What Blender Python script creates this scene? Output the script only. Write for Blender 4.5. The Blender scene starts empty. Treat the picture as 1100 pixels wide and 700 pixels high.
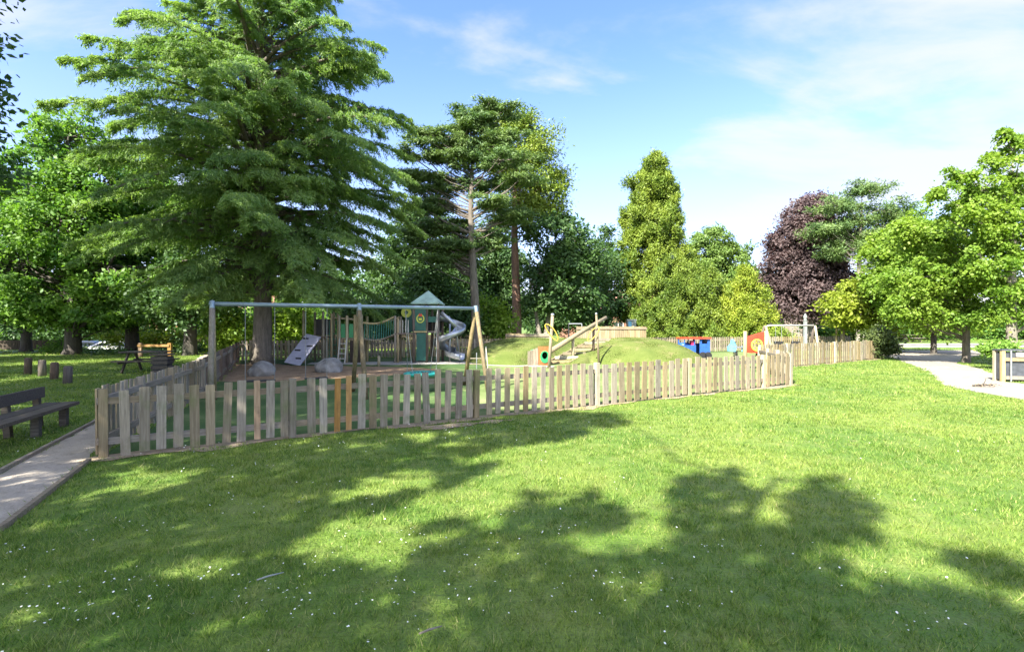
import bpy, math, random
import numpy as np
from mathutils import Vector, Matrix

random.seed(7)
R = np.random.default_rng(11)
S = bpy.context.scene
COL = S.collection
F = 550.0
H = 1.65                       # eye height in metres
rad = math.radians

# ------------------------------------------------------------------ survey helpers
def gp(px, py):                # ground point seen at a photo pixel
    d = H * F / (py - 350.0)
    return np.array([(px - 550.0) / F * d, d])

def at(px, py, d):             # point at a given distance
    return np.array([(px - 550.0) / F * d, d, H - (py - 350.0) / F * d])

def X_at(px, d):
    return (px - 550.0) / F * d

# ------------------------------------------------------------------ materials
MATS = {}
def nt(name):
    m = bpy.data.materials.new(name)
    m.use_nodes = True
    n = m.node_tree.nodes
    return m, n, m.node_tree.links, n['Principled BSDF']

def ramp(n, stops):
    r = n.new('ShaderNodeValToRGB')
    cr = r.color_ramp
    while len(cr.elements) < len(stops):
        cr.elements.new(0.5)
    for e, (p, c) in zip(cr.elements, stops):
        e.position = p
        e.color = (*c, 1)
    return r

def noise(n, l, scale, detail=4, coord='Object', stretch=None, rough=0.55):
    tc = n.new('ShaderNodeTexCoord')
    t = n.new('ShaderNodeTexNoise')
    t.inputs['Scale'].default_value = scale
    t.inputs['Detail'].default_value = detail
    t.inputs['Roughness'].default_value = rough
    if stretch:
        mp = n.new('ShaderNodeMapping')
        mp.inputs['Scale'].default_value = stretch
        l.new(tc.outputs[coord], mp.inputs['Vector'])
        l.new(mp.outputs['Vector'], t.inputs['Vector'])
    else:
        l.new(tc.outputs[coord], t.inputs['Vector'])
    return t

def pos_noise(n, l, scale, detail=4, rough=0.55, stretch=None):
    g = n.new('ShaderNodeNewGeometry')
    t = n.new('ShaderNodeTexNoise')
    t.inputs['Scale'].default_value = scale
    t.inputs['Detail'].default_value = detail
    t.inputs['Roughness'].default_value = rough
    if stretch:
        mp = n.new('ShaderNodeMapping')
        mp.inputs['Scale'].default_value = stretch
        l.new(g.outputs['Position'], mp.inputs['Vector'])
        l.new(mp.outputs['Vector'], t.inputs['Vector'])
    else:
        l.new(g.outputs['Position'], t.inputs['Vector'])
    return t

def mixc(n, l, fac, a, b, mode='MIX'):
    m = n.new('ShaderNodeMix')
    m.data_type = 'RGBA'
    m.blend_type = mode
    for sock, v in ((0, fac), (6, a), (7, b)):
        if hasattr(v, 'is_linked'):
            l.new(v, m.inputs[sock])
        elif isinstance(v, (int, float)):
            m.inputs[sock].default_value = v
        else:
            m.inputs[sock].default_value = (*v, 1)
    return m.outputs[2]

def mrange(n, l, v, a, b, c=0.0, d=1.0):
    m = n.new('ShaderNodeMapRange')
    m.inputs[1].default_value = a
    m.inputs[2].default_value = b
    m.inputs[3].default_value = c
    m.inputs[4].default_value = d
    l.new(v, m.inputs[0])
    return m.outputs[0]

def bump(n, l, b, h, strength=0.4, dist=0.02):
    bp = n.new('ShaderNodeBump')
    bp.inputs['Strength'].default_value = strength
    bp.inputs['Distance'].default_value = dist
    l.new(h, bp.inputs['Height'])
    l.new(bp.outputs['Normal'], b.inputs['Normal'])

def simple(name, c, rough=0.5, metal=0.0, var=0.18, scale=6.0, bmp=0.15):
    if name in MATS:
        return MATS[name]
    m, n, l, b = nt(name)
    t = noise(n, l, scale, 5)
    dark = tuple(x * (1 - var) for x in c)
    light = tuple(min(1, x * (1 + var)) for x in c)
    r = ramp(n, [(0.3, dark), (0.7, light)])
    l.new(t.outputs['Fac'], r.inputs['Fac'])
    l.new(r.outputs['Color'], b.inputs['Base Color'])
    b.inputs['Roughness'].default_value = rough
    b.inputs['Metallic'].default_value = metal
    if bmp:
        t2 = noise(n, l, scale * 9, 3)
        bump(n, l, b, t2.outputs['Fac'], bmp, 0.01)
    MATS[name] = m
    return m

def timber(name, cols, grain='Z', green=0.0, rough=0.8):
    if name in MATS:
        return MATS[name]
    m, n, l, b = nt(name)
    st = {'Z': (14, 14, 0.9), 'X': (0.9, 14, 14), 'Y': (14, 0.9, 14)}[grain]
    oi = n.new('ShaderNodeObjectInfo')
    tc = n.new('ShaderNodeTexCoord')
    mp = n.new('ShaderNodeMapping')
    mp.inputs['Scale'].default_value = st
    add = n.new('ShaderNodeVectorMath')
    add.operation = 'ADD'
    mul = n.new('ShaderNodeMath')
    mul.operation = 'MULTIPLY'
    mul.inputs[1].default_value = 37.0
    l.new(oi.outputs['Random'], mul.inputs[0])
    l.new(tc.outputs['Object'], add.inputs[0])
    l.new(mul.outputs[0], add.inputs[1])
    l.new(add.outputs[0], mp.inputs['Vector'])
    t = n.new('ShaderNodeTexNoise')
    t.inputs['Scale'].default_value = 3.0
    t.inputs['Detail'].default_value = 6
    t.inputs['Roughness'].default_value = 0.65
    l.new(mp.outputs['Vector'], t.inputs['Vector'])
    r = ramp(n, [(0.25, cols[0]), (0.5, cols[1]), (0.75, cols[2])])
    l.new(t.outputs['Fac'], r.inputs['Fac'])
    hsv = n.new('ShaderNodeHueSaturation')
    l.new(r.outputs['Color'], hsv.inputs['Color'])
    geo = n.new('ShaderNodeNewGeometry')
    sm = n.new('ShaderNodeMath'); sm.operation = 'ADD'
    l.new(oi.outputs['Random'], sm.inputs[0]); l.new(geo.outputs['Random Per Island'], sm.inputs[1])
    fr = n.new('ShaderNodeMath'); fr.operation = 'FRACT'
    l.new(sm.outputs[0], fr.inputs[0])
    l.new(mrange(n, l, fr.outputs[0], 0, 1, 0.72, 1.2), hsv.inputs['Value'])
    wn = n.new('ShaderNodeTexWhiteNoise')
    wn.noise_dimensions = '1D'
    l.new(mul.outputs[0], wn.inputs['W'])
    l.new(mrange(n, l, wn.outputs['Value'], 0, 1, 0.6, 1.25), hsv.inputs['Saturation'])
    col = hsv.outputs['Color']
    # dark weather stains and green algae, with shapes of their own
    t2 = pos_noise(n, l, 3.1, 5, 0.7)
    col = mixc(n, l, mrange(n, l, t2.outputs['Fac'], 0.56, 0.75, 0, 0.55), col, (0.05, 0.042, 0.034))
    if green:
        t3 = pos_noise(n, l, 2.3, 5, 0.65)
        col = mixc(n, l, mrange(n, l, t3.outputs['Fac'], 0.52, 0.72, 0, green), col, (0.10, 0.13, 0.04))
    l.new(col, b.inputs['Base Color'])
    b.inputs['Roughness'].default_value = rough
    b.inputs['Specular IOR Level'].default_value = 0.25
    bump(n, l, b, t.outputs['Fac'], 0.35, 0.01)
    MATS[name] = m
    return m

def bark(name, a, bcol, scale=1.0):
    if name in MATS:
        return MATS[name]
    m, n, l, b = nt(name)
    t = pos_noise(n, l, 4.0 * scale, 6, 0.7, (3.2, 3.2, 0.55))
    r = ramp(n, [(0.32, a), (0.68, bcol)])
    l.new(t.outputs['Fac'], r.inputs['Fac'])
    t2 = pos_noise(n, l, 1.1, 3)
    c = mixc(n, l, mrange(n, l, t2.outputs['Fac'], 0.5, 0.72, 0, 0.4), r.outputs['Color'], (0.09, 0.10, 0.06))
    l.new(c, b.inputs['Base Color'])
    b.inputs['Roughness'].default_value = 0.9
    bump(n, l, b, t.outputs['Fac'], 0.9, 0.06)
    MATS[name] = m
    return m

def leafmat(name, c, c2, trans=0.35, spec=0.25, rough=0.5, tc=None):
    """leaves: colour differs from leaf to leaf and from bough to bough; part of the light comes through"""
    if name in MATS:
        return MATS[name]
    m, n, l, b = nt(name)
    g = n.new('ShaderNodeNewGeometry')
    t = pos_noise(n, l, 0.55, 3)
    t.inputs['Roughness'].default_value = 0.6
    f = n.new('ShaderNodeMath')
    f.operation = 'ADD'
    l.new(mrange(n, l, g.outputs['Random Per Island'], 0, 1, -0.28, 0.28), f.inputs[0])
    l.new(mrange(n, l, t.outputs['Fac'], 0.3, 0.7, 0.05, 0.95), f.inputs[1])
    r = ramp(n, [(0.0, c), (1.0, c2)])
    l.new(f.outputs[0], r.inputs['Fac'])
    l.new(r.outputs['Color'], b.inputs['Base Color'])
    b.inputs['Roughness'].default_value = rough
    b.inputs['Specular IOR Level'].default_value = spec
    tr = n.new('ShaderNodeBsdfTranslucent')
    tint = tc or (1.35, 1.5, 0.55)
    l.new(mixc(n, l, 1.0, r.outputs['Color'], tint, 'MULTIPLY'), tr.inputs['Color'])
    mx = n.new('ShaderNodeMixShader')
    mx.inputs[0].default_value = trans
    l.new(b.outputs['BSDF'], mx.inputs[1])
    l.new(tr.outputs['BSDF'], mx.inputs[2])
    l.new(mx.outputs['Shader'], n['Material Output'].inputs['Surface'])
    MATS[name] = m
    return m

# ------------------------------------------------------------------ object helpers
def props(o, label=None, cat=None, group=None, kind=None):
    if label: o['label'] = label
    if cat: o['category'] = cat
    if group: o['group'] = group
    if kind: o['kind'] = kind
    return o

def thing(name, label, cat, loc=(0, 0, 0), rz=0.0, group=None):
    o = bpy.data.objects.new(name, None)
    COL.objects.link(o)
    o.location = loc
    o.rotation_euler = (0, 0, rz)
    o.empty_display_size = 0.2
    return props(o, label, cat, group)

def copy_tree(o, parent=None):
    c = o.copy()
    COL.objects.link(c)
    if parent is not None:
        c.parent = parent
    for ch in list(o.children):
        copy_tree(ch, c)
    return c

def link(name, me, mat, parent=None):
    o = bpy.data.objects.new(name, me)
    if mat is not None:
        me.materials.append(mat)
    COL.objects.link(o)
    if parent is not None:
        o.parent = parent
    return o

def np_mesh(name, v, f, smooth=False):
    """v (N,3), f (M,k) with k 3 or 4"""
    v = np.ascontiguousarray(v, dtype=np.float32)
    f = np.ascontiguousarray(f, dtype=np.int32)
    k = f.shape[1]
    me = bpy.data.meshes.new(name)
    me.vertices.add(len(v))
    me.vertices.foreach_set('co', v.ravel())
    me.loops.add(f.size)
    me.loops.foreach_set('vertex_index', f.ravel())
    me.polygons.add(len(f))
    me.polygons.foreach_set('loop_start', np.arange(0, f.size, k, dtype=np.int32))
    if smooth:
        me.polygons.foreach_set('use_smooth', np.ones(len(f), dtype=bool))
    me.update(calc_edges=True)
    return me

class MB:
    def __init__(s):
        s.v, s.f = [], []
    def add(s, v, f):
        o = len(s.v)
        s.v += [tuple(map(float, p)) for p in v]
        s.f += [tuple(i + o for i in q) for q in f]
        return s
    def box(s, c, size, rz=0.0, m=None):
        hx, hy, hz = size[0] / 2, size[1] / 2, size[2] / 2
        pts = [Vector((x, y, z)) for z in (-hz, hz) for x, y in ((-hx, -hy), (hx, -hy), (hx, hy), (-hx, hy))]
        M = m if m is not None else Matrix.Rotation(rz, 3, 'Z')
        c = Vector(c)
        return s.add([c + M @ p for p in pts],
                     [(3, 2, 1, 0), (4, 5, 6, 7), (0, 1, 5, 4), (1, 2, 6, 5), (2, 3, 7, 6), (3, 0, 4, 7)])
    def beam(s, p0, p1, w, t, up=(0, 0, 1)):
        p0, p1 = Vector(p0), Vector(p1)
        d = (p1 - p0)
        L = d.length
        d.normalize()
        side = d.cross(Vector(up))
        if side.length < 1e-4:
            side = Vector((1, 0, 0))
        side.normalize()
        u = side.cross(d)
        M = Matrix((d, side, u)).transposed()
        return s.box((p0 + p1) / 2, (L, w, t), m=M)
    def tube(s, pts, radii, n=10, cap=True, closed=False):
        pts = [Vector(p) for p in pts]
        if not hasattr(radii, '__len__'):
            radii = [radii] * len(pts)
        o = len(s.v)
        N = len(pts)
        ref = None
        for i, p in enumerate(pts):
            if closed:
                t = pts[(i + 1) % N] - pts[i - 1]
            else:
                t = pts[min(i + 1, N - 1)] - pts[max(i - 1, 0)]
            t.normalize()
            if ref is None:
                ref = Vector((0, 0, 1)) if abs(t.z) < 0.9 else Vector((1, 0, 0))
            a = t.cross(ref)
            if a.length < 1e-4:
                a = t.cross(Vector((0, 1, 0)))
            a.normalize()
            b = a.cross(t)
            ref = b
            for k in range(n):
                th = 2 * math.pi * k / n
                s.v.append(tuple(p + (a * math.cos(th) + b * math.sin(th)) * radii[i]))
        for i in range(N if closed else N - 1):
            for k in range(n):
                i2 = (i + 1) % N
                s.f.append((o + i * n + k, o + i2 * n + k, o + i2 * n + (k + 1) % n, o + i * n + (k + 1) % n))
        if cap and not closed:
            s.f.append(tuple(o + k for k in range(n)))
            s.f.append(tuple(o + (N - 1) * n + k for k in reversed(range(n))))
        return s
    def lathe(s, prof, c=(0, 0, 0), n=16):
        o = len(s.v)
        for r, z in prof:
            for k in range(n):
                th = 2 * math.pi * k / n
                s.v.append((c[0] + r * math.cos(th), c[1] + r * math.sin(th), c[2] + z))
        for i in range(len(prof) - 1):
            for k in range(n):
                s.f.append((o + i * n + k, o + i * n + (k + 1) % n, o + (i + 1) * n + (k + 1) % n, o + (i + 1) * n + k))
        s.f.append(tuple(o + k for k in reversed(range(n))))
        s.f.append(tuple(o + (len(prof) - 1) * n + k for k in range(n)))
        return s
    def prism(s, poly, fn, t0, t1):
        """poly: 2-D outline; fn(u, v, t) -> point; extruded from t0 to t1"""
        n = len(poly)
        a = [fn(u, v, t0) for u, v in poly]
        b = [fn(u, v, t1) for u, v in poly]
        return s.add(a + b, [tuple(range(n)), tuple(reversed(range(n, 2 * n)))] +
                     [(i, i + n, (i + 1) % n + n, (i + 1) % n) for i in range(n)])
    def ring_panel(s, outer, inner, fn, t0, t1):
        """plate with a hole: outer and inner outlines with equal point counts"""
        n = len(outer)
        v = []
        for t in (t0, t1):
            v += [fn(u, w, t) for u, w in outer] + [fn(u, w, t) for u, w in inner]
        f = []
        for i in range(n):
            j = (i + 1) % n
            f += [(i, j, n + j, n + i), (2 * n + i, 3 * n + i, 3 * n + j, 2 * n + j),
                  (i, 2 * n + i, 2 * n + j, j), (n + i, n + j, 3 * n + j, 3 * n + i)]
        return s.add(v, f)
    def build(s, name, mat, parent=None, smooth=False, loc=None):
        me = bpy.data.meshes.new(name)
        me.from_pydata(s.v, [], s.f)
        me.update()
        import bmesh
        bm = bmesh.new()
        bm.from_mesh(me)
        bmesh.ops.recalc_face_normals(bm, faces=bm.faces)
        bm.to_mesh(me)
        bm.free()
        if smooth:
            me.polygons.foreach_set('use_smooth', [True] * len(me.polygons))
        o = link(name, me, mat, parent)
        if loc is not None:
            o.location = loc
        return o

def smooth_edges(o, ang=35):
    me = o.data
    me.polygons.foreach_set('use_smooth', [True] * len(me.polygons))
    try:
        me.set_sharp_from_angle(angle=rad(ang))
    except Exception:
        pass
    return o

# ------------------------------------------------------------------ foliage
def unit(v):
    return v / np.maximum(np.linalg.norm(v, axis=-1, keepdims=True), 1e-9)

def leaves_mesh(name, c, nrm, along, L, W, curl=0.0):
    """diamond leaves at c with normals nrm, long axis near along"""
    n = unit(nrm)
    u = along - n * np.sum(along * n, axis=1, keepdims=True)
    u = unit(u)
    w = np.cross(n, u)
    L = np.asarray(L).reshape(-1, 1) * 0.5
    W = np.asarray(W).reshape(-1, 1) * 0.5
    M = len(c)
    v = np.empty((M, 4, 3), np.float32)
    v[:, 0] = c - u * L
    v[:, 1] = c + w * W - u * L * 0.15 + n * curl * W
    v[:, 2] = c + u * L
    v[:, 3] = c - w * W - u * L * 0.15 + n * curl * W
    f = np.arange(M * 4, dtype=np.int32).reshape(M, 4)
    return np_mesh(name, v.reshape(-1, 3), f)

def sphere_dirs(n, rng):
    return unit(rng.normal(size=(n, 3)))

def lobe_foliage(lobes, rng, sub=16, subr=0.36, cl=9, leaves=26, clr=0.34, L=0.17, W=0.10,
                 up=0.6, droop=0.0, flat=0.75, inner=0.5, spike=0.0):
    """lobes: (centre, radii). Boughs on each lobe, leaf clusters on each bough, leaves in each cluster."""
    C, N, A, subs = [], [], [], []
    for cen, rr in lobes:
        cen, rr = np.array(cen), np.array(rr)
        size = float(np.cbrt(np.prod(rr)))
        ns = max(5, int(sub * (size / 2.0) ** 1.4))
        d = sphere_dirs(ns, rng)
        d[:, 2] = d[:, 2] * 0.9 + 0.08
        rr_f = inner + (1 - inner) * rng.random((ns, 1)) ** 0.6
        sc = cen + d * rr * rr_f * rng.uniform(0.82, 1.12, (ns, 1))
        for k in range(ns):
            r = subr * min(size, 2.6) * rng.uniform(0.6, 1.35)
            subs.append((cen, sc[k], r))
            nc = max(3, int(cl * rng.uniform(0.6, 1.4)))
            dd = sphere_dirs(nc, rng)
            cc = sc[k] + dd * np.array([r, r, r * flat]) * (rng.random((nc, 1)) ** 0.4)
            m = nc * leaves
            off = rng.normal(size=(m, 3)) * clr * np.array([1, 1, flat])
            p = np.repeat(cc, leaves, 0) + off
            if droop:
                p[:, 2] -= droop * np.sum(off[:, :2] ** 2, axis=1) / max(clr, 1e-3)
            outd = unit(p - sc[k] + 0.4 * (sc[k] - cen))
            nr = rng.normal(size=(m, 3)) * 0.75 + outd * 0.55
            nr[:, 2] += up
            al = rng.normal(size=(m, 3)) * 0.6 + outd
            al[:, 2] += spike
            C.append(p); N.append(nr); A.append(al)
    C, N, A = np.concatenate(C), np.concatenate(N), np.concatenate(A)
    m = len(C)
    s = rng.uniform(0.65, 1.3, m)
    return C, N, A, L * s, W * s, subs

def limb_path(p0, p1, rng, sag=0.12, n=6):
    p0, p1 = np.array(p0, float), np.array(p1, float)
    d = p1 - p0
    L = np.linalg.norm(d)
    ts = np.linspace(0, 1, n)
    pts = p0 + ts[:, None] * d
    pts[:, 2] += np.sin(ts * math.pi) * -sag * L * 0.5 + 0
    pts[1:-1] += rng.normal(size=(n - 2, 3)) * 0.025 * L
    return pts

def make_tree(name, label, cat, base, height, tr, lobes, leaf, wood, rng, group=None, lean=(0, 0), trunk_top=0.85,
              limb_r=0.33, fork=None, wood_levels=2, trunks=None, flare=1.5, **kw):
    bx, by = base
    t = thing(name, label, cat, (bx, by, 0), 0, group)
    off = np.array([bx, by, 0.0])
    C, N, A, L, W, subs = lobe_foliage(lobes, rng, **kw)
    me = leaves_mesh('crown', C - off, N, A, L, W)
    mb = MB()
    axis = []
    nz = 9
    for trk in (trunks or [(0, 0, height * trunk_top, lean[0], lean[1], tr)]):
        ox, oy, hh, lx, ly, r0 = trk
        pts, rs = [], []
        ph = rng.uniform(0, 6)
        for i in range(nz):
            s = i / (nz - 1)
            z = s * hh
            wob = 0.02 * hh * math.sin(s * 5 + ph) * s
            pts.append((ox + lx * s + wob, oy + ly * s + wob * 0.5, z - (0.15 if i == 0 else 0)))
            rs.append(r0 * ((1 - s) ** 0.75 * 0.93 + 0.07) * (flare if i == 0 else 1))
        pts.insert(1, tuple(np.array(pts[0]) * 0.75 + np.array(pts[1]) * 0.25))
        rs.insert(1, r0 * 1.02)
        mb.tube(pts, rs, 12)
        axis.append((np.array(pts), np.array(rs)))
    def on_axis(z):
        pts, rs = axis[int(rng.integers(len(axis)))]
        zz = np.clip(z, pts[0, 2] + 0.2, pts[-1, 2])
        i = int(np.clip(np.searchsorted(pts[:, 2], zz), 1, len(pts) - 1))
        f = (zz - pts[i - 1, 2]) / max(pts[i, 2] - pts[i - 1, 2], 1e-6)
        return pts[i - 1] * (1 - f) + pts[i] * f, rs[i - 1] * (1 - f) + rs[i] * f
    for cen, rr in lobes:
        c = np.array(cen) - off
        dist = math.hypot(c[0], c[1])
        p, r = on_axis(c[2] - 0.45 * dist - 0.3)
        path = limb_path(p, c, rng, 0.1)
        r1 = max(0.03, r * limb_r * 1.3)
        mb.tube(path, np.linspace(r1, r1 * 0.35, len(path)), 7)
    if wood_levels > 1:
        for cen, sc, r in subs:
            if rng.random() < 0.75:
                c0, c1 = np.array(cen) - off, np.array(sc) - off
                if rng.random() < 0.3:
                    p, _ = on_axis(c1[2] - 0.5 * math.hypot(c1[0], c1[1]))
                    c0 = p
                path = limb_path(c0, c1, rng, 0.08, 4)
                mb.tube(path, np.linspace(max(0.02, tr * 0.13), 0.012, 4), 5, cap=False)
    o = mb.build('trunk', wood, t, smooth=True)
    link('crown', me, leaf, t)
    return t

def lobe(px, py, rx, ry, d, rd=None, dd=0.0):
    k = d / F
    return (at(px, py, d) + np.array([0, dd, 0]), np.array([rx * k, (rd if rd is not None else rx * k), ry * k]))

# ------------------------------------------------------------------ sun direction (from behind the viewer, to the left)
ELEV = 43.0
SD = np.array([0.58, 0.815])            # the way shadows run over the ground
SD = SD / np.linalg.norm(SD)
TE = math.tan(rad(ELEV))

# ------------------------------------------------------------------ palette
M_LAWN = None
def lawn_mat(name, blade=False):
    m, n, l, b = nt(name)
    t1 = pos_noise(n, l, 0.5, 4, 0.6)
    t2 = pos_noise(n, l, 2.7, 5, 0.65)
    t3 = pos_noise(n, l, 40.0, 3)
    c = mixc(n, l, mrange(n, l, t1.outputs['Fac'], 0.40, 0.62), (0.094, 0.186, 0.020), (0.200, 0.272, 0.046))
    c = mixc(n, l, mrange(n, l, t2.outputs['Fac'], 0.5, 0.76, 0, 0.75), c, (0.26, 0.285, 0.085))
    c = mixc(n, l, mrange(n, l, t2.outputs['Fac'], 0.42, 0.26, 0, 0.7), c, (0.048, 0.115, 0.024))
    if blade:
        g = n.new('ShaderNodeNewGeometry')
        rnd = g.outputs['Random Per Island']
        c = mixc(n, l, mrange(n, l, rnd, 0.45, 1.0, 0, 0.85), c, (0.29, 0.36, 0.095))
        c = mixc(n, l, mrange(n, l, rnd, 0.45, 0.0, 0, 0.85), c, (0.028, 0.085, 0.015))
        t5 = pos_noise(n, l, 9.0, 3, 0.6)
        c = mixc(n, l, mrange(n, l, t5.outputs['Fac'], 0.52, 0.70, 0, 0.6), c, (0.045, 0.12, 0.022))
        c = mixc(n, l, mrange(n, l, rnd, 0.93, 0.98, 0, 0.8), c, (0.38, 0.34, 0.16))
    else:
        c = mixc(n, l, mrange(n, l, t3.outputs['Fac'], 0.25, 0.75, 0.1, 0.8), c, (0.062, 0.085, 0.024))
        t4 = pos_noise(n, l, 1.3, 6, 0.7)
        c = mixc(n, l, mrange(n, l, t4.outputs['Fac'], 0.64, 0.74, 0, 0.8), c, (0.21, 0.16, 0.09))
        bump(n, l, b, t3.outputs['Fac'], 0.8, 0.03)
    l.new(c, b.inputs['Base Color'])
    b.inputs['Roughness'].default_value = 0.65
    b.inputs['Specular IOR Level'].default_value = 0.2
    if blade:
        tr = n.new('ShaderNodeBsdfTranslucent')
        l.new(mixc(n, l, 1.0, c, (1.25, 1.35, 0.6), 'MULTIPLY'), tr.inputs['Color'])
        mx = n.new('ShaderNodeMixShader')
        mx.inputs[0].default_value = 0.3
        l.new(b.outputs['BSDF'], mx.inputs[1])
        l.new(tr.outputs['BSDF'], mx.inputs[2])
        l.new(mx.outputs['Shader'], n['Material Output'].inputs['Surface'])
    return m

def ground_mat(name, stops, scale, fine=60.0, rough=0.9, speck=None, bmp=0.5, wear=None, wear_at=(0.56, 0.68)):
    m, n, l, b = nt(name)
    t = pos_noise(n, l, scale, 6, 0.65)
    r = ramp(n, stops)
    l.new(t.outputs['Fac'], r.inputs['Fac'])
    t2 = pos_noise(n, l, fine, 3, 0.7)
    c = mixc(n, l, mrange(n, l, t2.outputs['Fac'], 0.3, 0.7, 0.0, 0.55), r.outputs['Color'], tuple(x * 0.6 for x in stops[0][1]))
    if speck:
        t3 = pos_noise(n, l, fine * 0.3, 4, 0.7)
        c = mixc(n, l, mrange(n, l, t3.outputs['Fac'], 0.58, 0.7, 0, 0.8), c, speck)
    if wear:
        t4 = pos_noise(n, l, 1.7, 7, 0.72)
        c = mixc(n, l, mrange(n, l, t4.outputs['Fac'], wear_at[0], wear_at[1], 0, 0.75), c, wear)
    l.new(c, b.inputs['Base Color'])
    b.inputs['Roughness'].default_value = rough
    b.inputs['Specular IOR Level'].default_value = 0.2
    bump(n, l, b, t2.outputs['Fac'], bmp, 0.02)
    return m

lawnM = lawn_mat('lawn')
bladeM = lawn_mat('grass_blade', True)
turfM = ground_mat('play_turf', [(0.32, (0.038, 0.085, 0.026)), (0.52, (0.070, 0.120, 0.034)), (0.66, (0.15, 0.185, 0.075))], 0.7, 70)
turfLitM = ground_mat('sunlit_play_turf', [(0.30, (0.105, 0.150, 0.045)), (0.52, (0.155, 0.195, 0.070)), (0.70, (0.26, 0.275, 0.13))], 0.6, 70)  # lighter copy of the play turf, sunlight put into its colour
mulchM = ground_mat('bark_mulch', [(0.3, (0.17, 0.11, 0.062)), (0.7, (0.34, 0.24, 0.15))], 1.6, 28, speck=(0.42, 0.32, 0.21), bmp=0.9)
gravelM = ground_mat('gravel', [(0.3, (0.235, 0.21, 0.17)), (0.7, (0.34, 0.31, 0.26))], 0.9, 70, speck=(0.20, 0.17, 0.135), wear=(0.19, 0.165, 0.12), wear_at=(0.54, 0.70))
greyPathM = ground_mat('fine_gravel', [(0.3, (0.31, 0.27, 0.215)), (0.7, (0.44, 0.39, 0.32))], 1.1, 45, speck=(0.17, 0.135, 0.09), wear=(0.21, 0.185, 0.15), wear_at=(0.50, 0.66))
paveM = ground_mat('pale_paving', [(0.3, (0.30, 0.29, 0.26)), (0.7, (0.42, 0.40, 0.36))], 0.7, 50)
asphaltM = ground_mat('asphalt', [(0.3, (0.055, 0.055, 0.057)), (0.7, (0.10, 0.10, 0.10))], 0.8, 60)
soilM = ground_mat('bare_soil', [(0.3, (0.22, 0.165, 0.105)), (0.7, (0.38, 0.31, 0.215))], 1.8, 55)
hillM = ground_mat('hill_turf', [(0.3, (0.080, 0.112, 0.022)), (0.5, (0.112, 0.142, 0.032)), (0.72, (0.165, 0.170, 0.056))], 0.9, 60, speck=(0.075, 0.10, 0.022), wear=(0.20, 0.165, 0.085))

greyT = timber('weathered_timber', [(0.135, 0.108, 0.068), (0.245, 0.203, 0.135), (0.345, 0.295, 0.205)], 'Z', 0.65)
tanT = timber('tan_timber', [(0.145, 0.112, 0.066), (0.245, 0.198, 0.122), (0.34, 0.285, 0.188)], 'Z', 0.2)  # tan timber; on the front fence it carries the sunlit look of the right end
railT = timber('weathered_rail', [(0.11, 0.09, 0.068), (0.21, 0.175, 0.13), (0.30, 0.25, 0.19)], 'X', 0.3)
orangeT = timber('fresh_timber', [(0.19, 0.105, 0.040), (0.30, 0.175, 0.070), (0.36, 0.23, 0.105)], 'Z')
postT = timber('pale_post_timber', [(0.24, 0.19, 0.11), (0.34, 0.285, 0.17), (0.42, 0.36, 0.23)], 'Z', 0.2)
darkT = timber('dark_bench_timber', [(0.045, 0.037, 0.028), (0.088, 0.074, 0.058), (0.16, 0.14, 0.115)], 'Y', 0.1)
logT = timber('brown_log', [(0.06, 0.045, 0.035), (0.12, 0.09, 0.07), (0.19, 0.15, 0.115)], 'Z', 0.15)
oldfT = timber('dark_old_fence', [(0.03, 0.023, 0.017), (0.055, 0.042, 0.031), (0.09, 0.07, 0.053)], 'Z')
oliveT = timber('round_swing_timber', [(0.07, 0.05, 0.03), (0.16, 0.13, 0.075), (0.25, 0.21, 0.13)], 'Z', 0.35)

blueSteel = simple('blue_grey_steel', (0.20, 0.27, 0.31), 0.4, 0.35, 0.15)
galv = simple('galvanised_steel', (0.36, 0.38, 0.40), 0.38, 0.75, 0.2)
chainM = simple('dull_chain', (0.22, 0.23, 0.23), 0.5, 0.4)
whiteSteel = simple('pale_painted_steel', (0.40, 0.385, 0.345), 0.5, 0.1)
greenP = simple('dark_green_panel', (0.012, 0.085, 0.062), 0.45)
green2 = simple('bright_green_panel', (0.03, 0.26, 0.10), 0.45)
tealP = simple('teal_plastic', (0.015, 0.28, 0.24), 0.45)
paleGreen = simple('pale_green_roof', (0.26, 0.38, 0.32), 0.6, 0, 0.4, 2.5)
redP = simple('red_plastic', (0.50, 0.045, 0.018), 0.42)
orangeP = simple('orange_red_panel', (0.60, 0.13, 0.04), 0.45)
blueP = simple('blue_plastic', (0.02, 0.085, 0.32), 0.42)
skyP = simple('light_blue_plastic', (0.12, 0.32, 0.50), 0.45)
yellowP = simple('yellow_coating', (0.50, 0.34, 0.04), 0.5)
limeP = simple('lime_yellow', (0.42, 0.46, 0.06), 0.45)
blackP = simple('black_rubber', (0.018, 0.018, 0.02), 0.6)
magentaP = simple('dark_pink_panel', (0.38, 0.02, 0.08), 0.45)
lilac = simple('lilac_grey_board', (0.36, 0.36, 0.45), 0.6, 0, 0.12)
stoneM = simple('grey_boulder', (0.20, 0.195, 0.18), 0.95, 0, 0.55, 3.2, 1.0)
ropeM = simple('pale_rope', (0.36, 0.33, 0.26), 0.9)
ropeG = simple('green_rope', (0.05, 0.20, 0.14), 0.8)
whiteCar = simple('white_car_paint', (0.78, 0.78, 0.77), 0.25, 0, 0.03)
darkCar = simple('dark_car_paint', (0.035, 0.045, 0.07), 0.22, 0.2, 0.05)
glassM = simple('car_window', (0.02, 0.025, 0.03), 0.08, 0, 0.05, 6, 0)
meshM = simple('charcoal_panel', (0.05, 0.055, 0.065), 0.6, 0, 0.3, 9)
leadM = simple('grey_finial_stone', (0.20, 0.22, 0.215), 0.8)
daisyM = simple('daisy_petal', (0.66, 0.67, 0.62), 0.7, 0, 0.02)

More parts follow.
